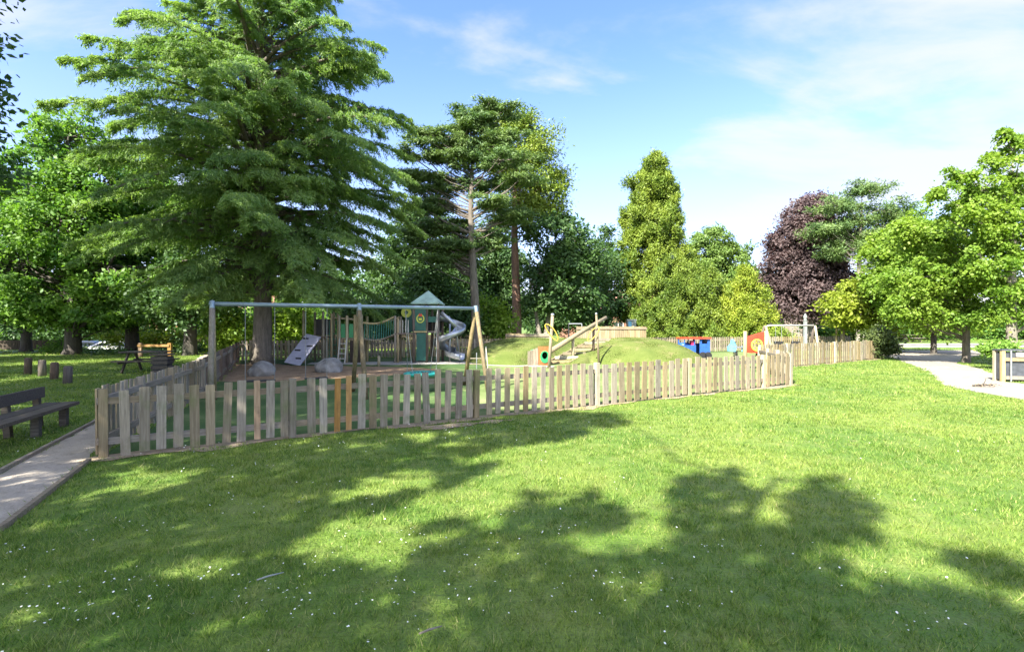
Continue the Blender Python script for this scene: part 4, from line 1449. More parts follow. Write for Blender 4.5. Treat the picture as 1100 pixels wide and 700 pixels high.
def board_fence(label, a, b, h, mat):
    a, b = np.array(a, float), np.array(b, float)
    L = float(np.linalg.norm(b - a))
    t = thing('board_fence', label, 'fence', (a[0], a[1], 0), math.atan2(b[1] - a[1], b[0] - a[0]))
    n = int(L / 2.0)
    for i in range(n + 1):
        MB().box((i * L / n, 0.08, h / 2), (0.1, 0.1, h + 0.1)).build('post', mat, t)
    for i in range(n):
        mb = MB()
        w = L / n / 14
        for q in range(14):
            mb.box((i * L / n + w * (q + 0.5), R.normal() * 0.006, h / 2), (w - 0.012, 0.025, h * R.uniform(0.985, 1.01)))
        mb.build('board_panel', mat, t)
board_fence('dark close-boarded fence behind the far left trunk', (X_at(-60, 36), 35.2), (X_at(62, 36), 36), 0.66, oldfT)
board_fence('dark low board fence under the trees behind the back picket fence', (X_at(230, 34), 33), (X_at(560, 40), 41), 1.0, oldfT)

# ------------------------------------------------------------------ trees
def T(seed):
    return np.random.default_rng(seed)

def deodar(label, base, height, tr, prof, rng, z0=3.0):
    """layered cedar: whorls of long drooping branches, each with flat side sprays of needles"""
    bx, by = base
    t = thing('cedar_tree', label, 'tree', (bx, by, 0))
    mb = MB()
    pts = [(0, 0, -0.2)] + [(0.10 * math.sin(z * 0.4), 0.08 * math.cos(z * 0.5) - 0.08, z) for z in np.linspace(0.4, height, 14)]
    rs = [tr * 1.45] + [tr * (1 - (z / height) ** 0.9 * 0.96) for z in np.linspace(0.4, height, 14)]
    mb.tube(pts, rs, 14)
    C, N, A, LL, WW = [], [], [], [], []
    z = z0
    az = 0.0
    while z < height - 0.3:
        nb = 5 + int(rng.random() < 0.5)
        for _ in range(nb):
            az += 2.399 + rng.normal() * 0.35
            zz = z + rng.normal() * 0.15
            Lb = float(np.interp(zz, prof[0], prof[1])) * rng.uniform(0.55, 1.1)
            if Lb < 0.25: continue
            hdir = np.array([math.cos(az), math.sin(az), 0])
            sdir = np.array([-math.sin(az), math.cos(az), 0])
            frac = (zz - z0) / (height - z0)
            a_ = rng.uniform(0.22, 0.44) + 0.34 * frac
            b_ = rng.uniform(0.36, 0.60) + 0.05 * frac
            def P(s):
                s = np.asarray(s)[..., None]
                return np.array([0, 0, zz]) + hdir * (Lb * s) + np.array([0, 0, 1.0]) * Lb * (a_ * s - b_ * s * s) + sdir * Lb * 0.05 * np.sin(s * 4 + az)
            ss = np.linspace(0, 0.98, 7)
            mb.tube(P(ss), np.linspace(max(0.025, 0.018 * Lb), 0.008, 7), 5, cap=False)
            # side branchlets
            m = int(Lb / 0.085) + 8
            K = max(3, int(Lb / 0.36))
            s = np.sqrt(np.clip((rng.integers(0, K, m) + 0.30 * rng.random(m) + 0.4) / K, 0.06, 1.0))
            sidesgn = np.where(rng.random(m) < 0.5, -1.0, 1.0)
            bl = (0.10 + 0.25 * Lb * (1 - s) * rng.uniform(0.6, 1.3, m)) + 0.20
            bl = np.minimum(bl, 1.35)
            fwd = rng.uniform(0.35, 1.1, m)
            bd = unit(sdir * sidesgn[:, None] + hdir * fwd[:, None] + np.array([0, 0, 1]) * rng.normal(0.02, 0.14, (m, 1)))
            k = 9
            q = np.linspace(0.08, 1.0, k)
            root = P(s)
            pp = root[:, None, :] + bd[:, None, :] * (bl[:, None] * q)[:, :, None]
            pp[:, :, 2] -= (bl[:, None] * q ** 2) * rng.uniform(0.25, 0.80, (m, 1))
            tang = bd[:, None, :] - np.array([0, 0, 1.0]) * (2 * q * 0.5)[None, :, None]
            pp = pp.reshape(-1, 3); tang = tang.reshape(-1, 3)
            rep = 4
            pp = np.repeat(pp, rep, 0); tang = np.repeat(tang, rep, 0)
            mm = len(pp)
            pp = pp + rng.normal(size=(mm, 3)) * np.array([0.045, 0.045, 0.035])
            al = unit(tang) + rng.normal(size=(mm, 3)) * 0.5
            al[:, 2] -= 0.15
            nr = rng.normal(size=(mm, 3)) * 0.75 + np.array([0, 0, 0.55]) + hdir * 0.5
            C.append(pp); N.append(nr); A.append(al)
            LL.append(rng.uniform(0.12, 0.26, mm)); WW.append(rng.uniform(0.022, 0.048, mm))
        z += rng.uniform(0.20, 0.36) * (0.8 + 0.5 * frac)
    mb.build('trunk', barkGrey, t, True)
    C, N, A = np.concatenate(C), np.concatenate(N), np.concatenate(A)
    link('crown', leaves_mesh('crown', C, N, A, np.concatenate(LL), np.concatenate(WW)), L_cedar, t)
    return t

deodar('huge layered cedar rising above the swing, its trunk inside the playground', (X_at(281, 22.3), 22.3), 20.5, 0.42,
       ([2.8, 4.0, 7.0, 10.0, 12.5, 15.0, 18.0, 20.5], [4.4, 5.6, 6.5, 6.5, 5.6, 4.0, 1.9, 0.3]), T(21), 3.1)

GL = 'trees around the playground'
# --- left group
d = 30.0
make_tree('lime_tree', 'leafy mid-green tree with tall pointed crown left of the big cedar', 'tree', (X_at(78, d), d), 15, 0.42,
          [lobe(72, 148, 34, 38, d), lobe(45, 205, 45, 45, d), lobe(108, 200, 44, 48, d), lobe(72, 245, 60, 50, d), lobe(30, 285, 55, 45, d), lobe(118, 285, 50, 50, d), lobe(70, 318, 60, 28, d), lobe(45, 334, 40, 18, d), lobe(105, 338, 40, 16, d)],
          L_lime, barkDark, T(31), GL, sub=34, subr=0.26, cl=7, leaves=24, clr=0.26, L=0.24, W=0.14, flat=0.6, droop=0.25)
d = 33.5
make_tree('lime_tree', 'dense tree with dark trunk standing between white car and yellow barrier', 'tree', (X_at(142, d), d), 14, 0.40,
          [lobe(150, 190, 34, 45, d), lobe(135, 245, 40, 45, d), lobe(180, 245, 40, 50, d), lobe(160, 300, 52, 42, d), lobe(195, 315, 40, 30, d), lobe(120, 320, 40, 25, d), lobe(160, 338, 44, 16, d)],
          L_lime, barkDark, T(32), GL, sub=32, subr=0.26, cl=7, leaves=24, clr=0.28, L=0.25, W=0.14, flat=0.6, droop=0.25)
d = 29.0
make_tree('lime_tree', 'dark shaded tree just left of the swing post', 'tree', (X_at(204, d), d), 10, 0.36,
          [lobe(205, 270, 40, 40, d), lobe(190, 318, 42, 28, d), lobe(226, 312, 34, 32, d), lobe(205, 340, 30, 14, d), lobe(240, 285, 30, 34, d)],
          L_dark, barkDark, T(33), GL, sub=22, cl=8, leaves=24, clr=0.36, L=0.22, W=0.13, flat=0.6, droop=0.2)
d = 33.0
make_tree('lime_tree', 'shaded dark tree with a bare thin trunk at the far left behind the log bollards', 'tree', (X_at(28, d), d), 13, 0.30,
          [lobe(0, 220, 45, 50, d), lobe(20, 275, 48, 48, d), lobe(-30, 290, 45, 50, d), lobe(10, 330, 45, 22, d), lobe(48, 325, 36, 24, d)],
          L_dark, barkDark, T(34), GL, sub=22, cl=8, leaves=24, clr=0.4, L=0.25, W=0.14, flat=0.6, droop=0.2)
# tree overhanging the left edge of the view
make_tree('broadleaf_tree', 'dark overhanging tree at the upper left edge of the sky', 'tree', (-16.2, 10.4), 17, 0.45,
          [((-15.2, 10.6, 9.8), (3.2, 3.4, 2.8)), ((-15.4, 11.2, 5.6), (2.6, 2.6, 1.5)), ((-15.6, 10.4, 13.0), (3.5, 3.6, 3.0)), ((-17.8, 9.0, 8.5), (3.2, 3.2, 3.2)), ((-16.2, 10.4, 16.5), (2.4, 2.4, 1.8)),
           ((-13.4, 9.0, 12.0), (2.4, 2.6, 2.2)), ((-12.9, 11.0, 7.6), (1.4, 1.3, 0.9)), ((-13.2, 11.3, 5.2), (1.5, 1.4, 0.8)), ((-12.9, 11.2, 6.3), (1.4, 1.3, 0.8)), ((-12.8, 10.9, 8.8), (1.4, 1.2, 0.7)), ((-9.8, 12.2, 14.8), (2.2, 2.2, 1.6)), ((-11.6, 11.4, 15.4), (2.2, 2.2, 1.6))],
          L_dark, barkDark, T(35), GL, sub=22, cl=9, leaves=26, clr=0.3, L=0.17, W=0.11, flat=0.7)
# --- middle
d = 31.0
make_tree('cedar_of_lebanon', 'tall flat-tiered cedar with bare grey trunk right of the swing', 'tree', (X_at(512, d), d), 14.5, 0.30,
          [lobe(470, 150, 36, 13, d, 1.6), lobe(448, 166, 26, 9, d, 1.2), lobe(500, 135, 34, 12, d, 1.6), lobe(535, 178, 44, 11, d, 1.6, -1), lobe(540, 152, 34, 12, d, 1.5), lobe(465, 190, 38, 10, d, 1.6, 1), lobe(520, 128, 22, 10, d, 1.2),
           lobe(560, 198, 26, 8, d, 1.3, -1.2), lobe(452, 218, 32, 11, d, 1.5, 1), lobe(480, 240, 36, 12, d, 1.5, 1), lobe(462, 262, 32, 12, d, 1.4, 1), lobe(530, 222, 28, 9, d, 1.4, -.6), lobe(492, 172, 40, 12, d, 1.6), lobe(515, 195, 34, 11, d, 1.6, .8), lobe(440, 190, 26, 10, d, 1.4), lobe(500, 262, 34, 12, d, 1.5, .8), lobe(500, 152, 38, 22, d, 1.8), lobe(468, 205, 34, 26, d, 1.6, 1), lobe(448, 245, 28, 22, d, 1.4, 1), lobe(520, 116, 12, 7, d, 1), lobe(547, 122, 14, 9, d, 1), lobe(455, 142, 16, 7, d, 1), lobe(545, 232, 28, 16, d, 1.5, .8), lobe(527, 256, 26, 14, d, 1.4, .9), lobe(478, 276, 34, 16, d, 1.5, 1), lobe(494, 122, 9, 10, d, .8), lobe(530, 116, 7, 9, d, .7)],
          L_pine, barkGrey, T(41), GL, lean=(-0.35, 0), sub=48, subr=0.24, cl=7, leaves=26, clr=0.23, L=0.24, W=0.06, flat=0.30, up=0.9, inner=0.2, trunk_top=0.97, limb_r=0.42, flare=1.25)
d = 36.0
make_tree('redwood_tree', 'tall redwood with reddish trunk behind the left mound', 'tree', (X_at(555, d), d), 17, 0.36,
          [lobe(553, 135, 22, 20, d), lobe(575, 160, 28, 26, d), lobe(548, 185, 28, 26, d), lobe(585, 198, 26, 24, d), lobe(530, 160, 20, 22, d), lobe(560, 225, 32, 24, d), lobe(592, 226, 18, 16, d)],
          L_seq, barkRed, T(42), GL, sub=44, subr=0.32, cl=7, leaves=24, clr=0.33, L=0.25, W=0.085, flat=0.7, trunk_top=0.98, inner=0.35)
d = 35.5
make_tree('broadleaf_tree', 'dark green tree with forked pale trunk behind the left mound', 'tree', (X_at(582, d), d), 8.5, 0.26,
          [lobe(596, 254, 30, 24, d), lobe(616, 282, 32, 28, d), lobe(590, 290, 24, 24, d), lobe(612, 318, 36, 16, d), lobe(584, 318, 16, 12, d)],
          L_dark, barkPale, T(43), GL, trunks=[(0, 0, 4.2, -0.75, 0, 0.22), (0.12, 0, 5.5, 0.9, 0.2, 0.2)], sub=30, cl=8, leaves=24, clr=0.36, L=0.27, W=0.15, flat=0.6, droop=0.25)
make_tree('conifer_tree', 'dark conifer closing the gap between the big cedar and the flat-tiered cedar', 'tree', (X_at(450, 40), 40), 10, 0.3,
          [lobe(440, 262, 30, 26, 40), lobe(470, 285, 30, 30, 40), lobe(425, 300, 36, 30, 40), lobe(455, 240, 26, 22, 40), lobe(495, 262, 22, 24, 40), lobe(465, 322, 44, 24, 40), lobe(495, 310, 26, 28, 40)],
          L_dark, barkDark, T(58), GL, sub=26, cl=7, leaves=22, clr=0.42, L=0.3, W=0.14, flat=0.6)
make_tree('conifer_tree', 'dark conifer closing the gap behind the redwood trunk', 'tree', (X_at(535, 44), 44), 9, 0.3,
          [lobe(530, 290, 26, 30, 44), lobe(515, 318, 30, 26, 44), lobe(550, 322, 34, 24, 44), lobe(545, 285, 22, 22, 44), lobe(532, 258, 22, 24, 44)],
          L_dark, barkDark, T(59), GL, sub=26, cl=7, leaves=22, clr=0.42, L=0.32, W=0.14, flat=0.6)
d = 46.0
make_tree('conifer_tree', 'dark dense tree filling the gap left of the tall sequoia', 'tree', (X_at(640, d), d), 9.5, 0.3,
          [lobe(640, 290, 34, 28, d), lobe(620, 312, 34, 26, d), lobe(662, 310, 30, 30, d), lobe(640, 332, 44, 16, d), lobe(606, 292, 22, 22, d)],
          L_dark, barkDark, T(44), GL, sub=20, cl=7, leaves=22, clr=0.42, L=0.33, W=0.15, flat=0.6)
make_tree('conifer_tree', 'thin wispy conifer top just left of the sequoia', 'tree', (X_at(651, 50), 50), 11.6, 0.2,
          [lobe(652, 248, 7, 10, 50), lobe(650, 268, 11, 12, 50), lobe(654, 290, 15, 14, 50)],
          L_dark, barkDark, T(45), GL, sub=26, subr=0.3, cl=5, leaves=16, clr=0.3, L=0.35, W=0.12, flat=0.7, trunk_top=1.0)
d = 46.0
make_tree('sequoia_tree', 'tall columnar yellow-green sequoia, the highest tree right of centre', 'tree', (X_at(703, d), d), 17.2, 0.6,
          [lobe(703, 180, 15, 18, d), lobe(699, 205, 24, 27, d), lobe(712, 214, 20, 27, d), lobe(684, 245, 16, 26, d), lobe(697, 240, 30, 28, d), lobe(714, 250, 24, 28, d), lobe(690, 272, 28, 26, d), lobe(715, 285, 30, 28, d), lobe(700, 310, 36, 28, d), lobe(730, 318, 26, 24, d), lobe(690, 338, 26, 16, d)],
          L_seq, barkRed, T(46), GL, sub=54, subr=0.18, cl=7, leaves=46, clr=0.15, L=0.22, W=0.075, flat=1.35, up=0.35, spike=0.6, inner=0.55, wood_levels=1)
d = 54.0
make_tree('conifer_tree', 'mid-green conifer with rounded top rising behind the golden cypresses', 'tree', (X_at(772, d), d), 12.5, 0.45,
          [lobe(768, 258, 22, 14, d), lobe(756, 278, 22, 20, d), lobe(782, 278, 24, 20, d), lobe(770, 305, 40, 26, d), lobe(800, 305, 24, 24, d), lobe(748, 300, 20, 20, d)],
          L_fir, barkDark, T(47), GL, sub=32, subr=0.24, cl=7, leaves=24, clr=0.26, L=0.34, W=0.13, flat=0.8, inner=0.55, wood_levels=1)
GG = 'golden cypresses behind the playground'
for lab, px, dd_, lobs, sd in (
        ('bushy yellow-green cypress at the left of the golden group, below the sequoia', 712, 41.0, [(706, 318, 20, 28), (722, 300, 16, 26), (715, 338, 26, 22), (695, 345, 16, 18), (712, 360, 28, 12)], 51),
        ('bushy green-gold cypress in the middle of the golden group', 756, 40.5, [(750, 308, 20, 28), (765, 318, 18, 26), (745, 338, 22, 20), (768, 342, 20, 18), (756, 360, 26, 12)], 52),
        ('bright golden cypress with pointed top at the right of the group', 803, 40.0, [(797, 306, 13, 20), (805, 325, 20, 22), (788, 330, 16, 22), (818, 342, 16, 18), (795, 345, 22, 16), (803, 360, 26, 12)], 53)):
    make_tree('cypress_tree', lab, 'tree', (X_at(px, dd_), dd_), 5.2, 0.2, [lobe(a, b, c, e, dd_) for a, b, c, e in lobs], L_gold if sd == 53 else L_cyp, barkDark, T(sd), GG,
              sub=64, subr=0.19, cl=6, leaves=44, clr=0.13, L=0.18, W=0.058, flat=1.5, up=0.2, spike=0.9, inner=0.6, wood_levels=1)
d = 50.0
make_tree('copper_beech', 'purple-leaved copper beech behind the toddler swing', 'tree', (X_at(868, d), d), 14, 0.5,
          [lobe(868, 235, 26, 20, d), lobe(850, 258, 24, 24, d), lobe(882, 262, 28, 28, d), lobe(845, 290, 24, 24, d), lobe(868, 295, 34, 28, d), lobe(893, 300, 22, 26, d), lobe(855, 325, 32, 20, d), lobe(885, 328, 26, 20, d), lobe(836, 312, 12, 18, d), lobe(880, 222, 16, 12, d)],
          L_copper, barkGrey, T(48), GL, sub=32, subr=0.3, cl=9, leaves=26, clr=0.36, L=0.28, W=0.15, flat=0.7, droop=0.2)
d = 46.0
make_tree('scots_pine', 'open-crowned pine with pale trunk behind the yellow-green tree', 'tree', (X_at(924, d), d), 15.5, 0.32,
          [lobe(930, 205, 22, 11, d, 2), lobe(900, 222, 28, 11, d, 2), lobe(952, 226, 28, 12, d, 2), lobe(920, 238, 28, 10, d, 2), lobe(890, 248, 24, 10, d, 2), lobe(970, 240, 24, 12, d, 2), lobe(940, 256, 30, 11, d, 2), lobe(905, 268, 30, 12, d, 2), lobe(955, 282, 34, 14, d, 2), lobe(985, 262, 20, 14, d, 2)],
          L_pine, barkPale, T(49), GL, sub=30, subr=0.28, cl=7, leaves=22, clr=0.34, L=0.32, W=0.085, flat=0.5, up=0.8, inner=0.2, limb_r=0.4)
d = 33.0
make_tree('small_tree', 'small yellow-green tree left of the right-hand maples, above the fence end', 'tree', (X_at(938, d), d), 5.2, 0.12,
          [lobe(935, 312, 22, 14, d), lobe(912, 326, 24, 11, d), lobe(922, 306, 18, 9, d), lobe(908, 342, 18, 8, d), lobe(950, 332, 26, 12, d), lobe(925, 345, 24, 9, d), lobe(905, 318, 14, 6, d), lobe(945, 350, 20, 8, d)],
          L_yellow, barkPale, T(50), GL, sub=44, subr=0.3, cl=7, leaves=22, clr=0.26, L=0.24, W=0.13, flat=0.5, inner=0.3, droop=0.2)
# --- right
d = 23.0
make_tree('maple_tree', 'bright green maple with slim trunk on the grass island beside the right path', 'tree', (X_at(1038, d), d), 7.6, 0.16,
          [lobe(1000, 262, 30, 24, d), lobe(1040, 255, 34, 28, d), lobe(985, 300, 34, 24, d), lobe(1025, 300, 40, 28, d), lobe(1060, 295, 34, 30, d), lobe(975, 330, 24, 16, d), lobe(1010, 338, 36, 14, d), lobe(1045, 335, 34, 16, d), lobe(975, 245, 18, 14, d)],
          L_bright, barkGrey, T(54), GL, sub=64, subr=0.26, cl=7, leaves=26, clr=0.16, L=0.14, W=0.088, flat=0.32, droop=0.4, inner=0.15)
d = 20.5
make_tree('maple_tree', 'taller bright green maple with upright shoots at the right edge behind the bin enclosure', 'tree', (X_at(1087, d), d), 10, 0.2,
          [lobe(1076, 148, 7, 16, d), lobe(1066, 170, 10, 20, d), lobe(1090, 160, 9, 24, d), lobe(1028, 185, 16, 5, d), lobe(1010, 205, 14, 7, d), lobe(1045, 225, 26, 16, d), lobe(1055, 205, 20, 24, d), lobe(1092, 200, 24, 36, d), lobe(1040, 190, 14, 8, d), lobe(1070, 240, 34, 30, d), lobe(1100, 255, 36, 34, d), lobe(1060, 285, 32, 26, d), lobe(1095, 305, 40, 30, d), lobe(1125, 220, 30, 44, d), lobe(1075, 335, 28, 16, d), lobe(1120, 335, 36, 20, d)],
          L_bright, barkPale, T(55), GL, sub=56, subr=0.26, cl=7, leaves=26, clr=0.15, L=0.13, W=0.082, flat=0.34, droop=0.4, inner=0.15)
d = 30.0
make_tree('maple_tree', 'green maple half hidden behind the slim-trunked one near the road', 'tree', (X_at(1003, d), d), 7, 0.16,
          [lobe(970, 290, 30, 24, d), lobe(1000, 275, 30, 26, d), lobe(1015, 310, 34, 24, d), lobe(975, 325, 30, 18, d), lobe(960, 265, 26, 22, d), lobe(985, 245, 26, 18, d), lobe(950, 300, 24, 20, d), lobe(1015, 345, 34, 12, d)],
          L_bright, barkDark, T(56), GL, sub=60, subr=0.26, cl=7, leaves=26, clr=0.24, L=0.18, W=0.11, flat=0.4, droop=0.3, inner=0.2)

# --- shrubs
def shrub(label, px, d, lobs, leaf, seed, **kw):
    args = dict(sub=50, subr=0.34, cl=7, leaves=20, clr=0.18, L=0.15, W=0.08, flat=0.8, inner=0.5)
    args.update(kw)
    make_tree('garden_shrub', label, 'shrub', (X_at(px, d), d), 1.0, 0.06, [lobe(a, b, c, e, d) for a, b, c, e in lobs], leaf, barkDark, T(seed), 'shrubs', trunk_top=0.8, **args)
shrub('dark green bush at the end of the right picket fence', 943, 25.8, [(940, 368, 13, 10), (950, 374, 11, 9), (935, 376, 9, 8), (944, 358, 8, 7)], L_shrub, 61, sub=90)
shrub('rounded light green bush seen beneath the toddler swing bar', 836, 38, [(832, 358, 10, 6), (842, 359, 10, 5)], L_seq, 62)
shrub('sunlit light green bush behind the back fence left of the cedar trunk', 248, 30, [(240, 345, 18, 16), (255, 355, 16, 14), (238, 362, 16, 12)], L_bright, 63, clr=0.3, L=0.22, W=0.12)
shrub('sunlit pale green bush between the cedar trunk and the climbing board', 312, 31, [(308, 338, 18, 14), (325, 345, 16, 14), (300, 358, 14, 12)], L_bright, 64, clr=0.3, L=0.22, W=0.12)
shrub('low green bush just left of the white car', 66, 32, [(62, 376, 16, 7), (75, 378, 14, 6)], L_lime, 65, clr=0.26)
shrub('low dark bush right of the yellow barrier', 200, 32, [(196, 374, 14, 8), (212, 376, 14, 7)], L_dark, 66, clr=0.26)
shrub('low dark hedge-like bush before the white car', 128, 29.6, [(108, 381, 14, 2.5), (132, 381, 14, 2.5)], L_dark, 67, clr=0.2)
shrub('bright green bush behind the spiral slide', 530, 34, [(525, 338, 14, 16), (538, 350, 14, 12)], L_bright, 68, clr=0.34, L=0.24, W=0.13)
shrub('dark ivy-like bush behind the rope bridge', 400, 30, [(385, 340, 26, 18), (415, 345, 28, 16), (440, 335, 24, 20)], L_dark, 69, clr=0.34, L=0.22, W=0.12)
shrub('dark green bush behind the tower roof', 470, 33, [(455, 315, 24, 24), (480, 330, 24, 22), (495, 345, 18, 14)], L_dark, 70, clr=0.36, L=0.24, W=0.13)
shrub('small dark bush by the trunk behind the bin enclosure', 1073, 19.5, [(1068, 376, 7, 7), (1078, 372, 9, 8)], L_lime, 71, clr=0.15)
shrub('yellow-green bush at the foot of the white car wall', 175, 38, [(165, 362, 16, 6), (195, 362, 18, 7), (130, 360, 18, 7)], L_yellow, 72, clr=0.3, L=0.22, W=0.12)

shrub('broad dark bush in front of the left brick house', 20, 46, [(-10, 358, 26, 10), (30, 362, 26, 9), (62, 356, 22, 12)], L_dark, 73, clr=0.4, L=0.28, W=0.15)
shrub('broad dark bush behind the white car', 120, 47, [(100, 358, 26, 11), (135, 360, 26, 10)], L_dark, 74, clr=0.4, L=0.28, W=0.15)
shrub('broad green bush before the second brick house', 262, 44, [(215, 352, 24, 12), (262, 348, 24, 16), (300, 345, 26, 18), (340, 345, 26, 18)], L_lime, 75, clr=0.4, L=0.28, W=0.15)
shrub('dark bush behind the slanting log', 610, 56, [(585, 345, 22, 10), (612, 342, 22, 12), (640, 346, 18, 8)], L_dark, 76, clr=0.5, L=0.34, W=0.18)
shrub('green bush in front of the pale slate-roofed house', 920, 60, [(890, 352, 20, 10), (925, 350, 24, 12), (960, 352, 24, 10), (1000, 354, 26, 9)], L_lime, 77, clr=0.5, L=0.34, W=0.18)
shrub('far green bush at the right across the road', 1060, 64, [(1040, 352, 26, 10), (1080, 350, 28, 12), (1120, 350, 28, 12)], L_lime, 78, clr=0.5, L=0.34, W=0.18)

# --- trees out of the frame on the left: their shade lies over the left lawn, the cars and the bark
for k, (lab, bx, by, hh, lo) in enumerate((
        ('tree outside the frame, shading the bench and log bollards', -18.5, 2.5, 15, [(0, 0, 8, 3.6, 3), (1.5, 2, 11, 3, 2.6), (-2, -1, 11, 3, 2.6), (0, 0, 13.5, 2.4, 1.8)]),
        ('tree outside the frame, shading the grass beyond the log bollards', -24.5, 9, 16, [(0, 0, 8, 4, 3), (1.5, 2.5, 11, 3.4, 2.6), (-2, -1, 11, 3, 2.6), (0, 0, 14, 2.6, 2)]),
        ('tree outside the frame, shading the parked cars', -31, 16, 16, [(0, 0, 7.5, 4.2, 3.4), (2, 2.5, 11, 3.6, 2.8), (-2, -1, 11, 3, 2.6), (0, 0, 14, 2.8, 2)]),
        ('tree outside the frame, shading the swing and bark', -13.2, 3.2, 17, [(0, 0, 10, 2.8, 2.4), (0.5, 0.8, 13.5, 2.8, 2.2), (-1.2, -0.6, 12, 2.6, 2.4), (2.6, 0.6, 11.8, 1.6, 1.2)]),
        ('tree outside the frame, shading the far left fence', -38, 22, 16, [(0, 0, 7.5, 4.2, 3.4), (2, 2.5, 11, 3.6, 2.8), (-2, -1, 11, 3, 2.6), (0, 0, 14, 2.8, 2)]))):
    make_tree('shade_tree', lab, 'tree', (bx, by), hh, 0.4, [((bx + a, by + b, c), (r_, r_, z_)) for a, b, c, r_, z_ in lo], L_lime, barkGrey, T(110 + k), 'trees outside the frame',
              sub=20, cl=8, leaves=18, clr=0.4, L=0.30, W=0.2, flat=0.6, wood_levels=1)

# --- far woodland that closes the view
def woodland():
    rng = T(80)
    C, N, A = [], [], []
    for i in range(120):
        px = -380 + i * 16.0 + rng.normal() * 6
        d = rng.uniform(62, 86)
        if 560 < px < 1100: d = rng.uniform(88, 112)
        top = 285 if px < 560 else (318 if px < 880 else 330)
        h = (350 - top) / F * d + H
        n = 750
        c = np.array([X_at(px, d), d, h * 0.5])
        p = sphere_dirs(n, rng) * rng.random((n, 1)) ** 0.33 * np.array([2.6, 2.0, h * 0.56 * rng.uniform(0.75, 1.15)]) + c
        p[:, 2] = np.abs(p[:, 2])
        C.append(p)
        q = rng.normal(size=(n, 3)); q[:, 2] += 0.6
        N.append(q); A.append(rng.normal(size=(n, 3)))
    C, N, A = map(np.concatenate, (C, N, A))
    s = rng.uniform(0.6, 1.2, len(C))
    o = link('woodland', leaves_mesh('woodland', C, N, A, 0.75 * s, 0.48 * s), L_dark)
    props(o, 'dark belt of far woodland closing the view behind the park trees', 'woodland', kind='stuff')
woodland()

# ------------------------------------------------------------------ trees behind the viewer that shade the lawn
def in_poly(p, poly):
    poly = np.array(poly)
    x, y = p[:, 0], p[:, 1]
    inside = np.zeros(len(p), bool)
    j = len(poly) - 1
    for i in range(len(poly)):
        xi, yi = poly[i]; xj, yj = poly[j]
        c = ((yi > y) != (yj > y)) & (x < (xj - xi) * (y - yi) / (yj - yi + 1e-12) + xi)
        inside ^= c
        j = i
    return inside
SHADE = [(-160, 408), (210, 408), (330, 418), (430, 432), (540, 440), (668, 445), (673, 456), (640, 463), (600, 475), (560, 478), (528, 481), (500, 492), (525, 499), (520, 507), (480, 520), (445, 537),
         (415, 549), (352, 554), (284, 600), (345, 606), (412, 595), (466, 583), (440, 561), (470, 558), (520, 566), (550, 563), (565, 530), (580, 530), (582, 552), (605, 550), (630, 530), (650, 545), (695, 552),
         (655, 565), (612, 583), (670, 594), (715, 575), (722, 540), (730, 512), (790, 507), (785, 520), (805, 535), (770, 545), (795, 558), (780, 580), (830, 570), (850, 555), (840, 540), (870, 515), (910, 517),
         (910, 530), (940, 545), (930, 575), (890, 580), (895, 600), (965, 635), (1030, 635), (1100, 655), (1250, 700), (1400, 900), (500, 1100), (-400, 1100)]
HOLES = [[(122, 512), (160, 505), (203, 510), (190, 520), (135, 528)], [(213, 545), (245, 535), (262, 540), (230, 550)], [(165, 626), (190, 606), (250, 595), (268, 602), (215, 618)],
         [(372, 536), (395, 515), (430, 506), (470, 510), (462, 522), (420, 530)], [(845, 605), (870, 594), (892, 605), (870, 618)], [(655, 640), (700, 628), (720, 645), (680, 655)], [(600, 578), (640, 570), (668, 590), (620, 600)], [(440, 470), (470, 464), (520, 468), (470, 482)]]
EXTRA = [[(1008, 595), (1060, 598), (1115, 612), (1115, 632), (1045, 622)]]

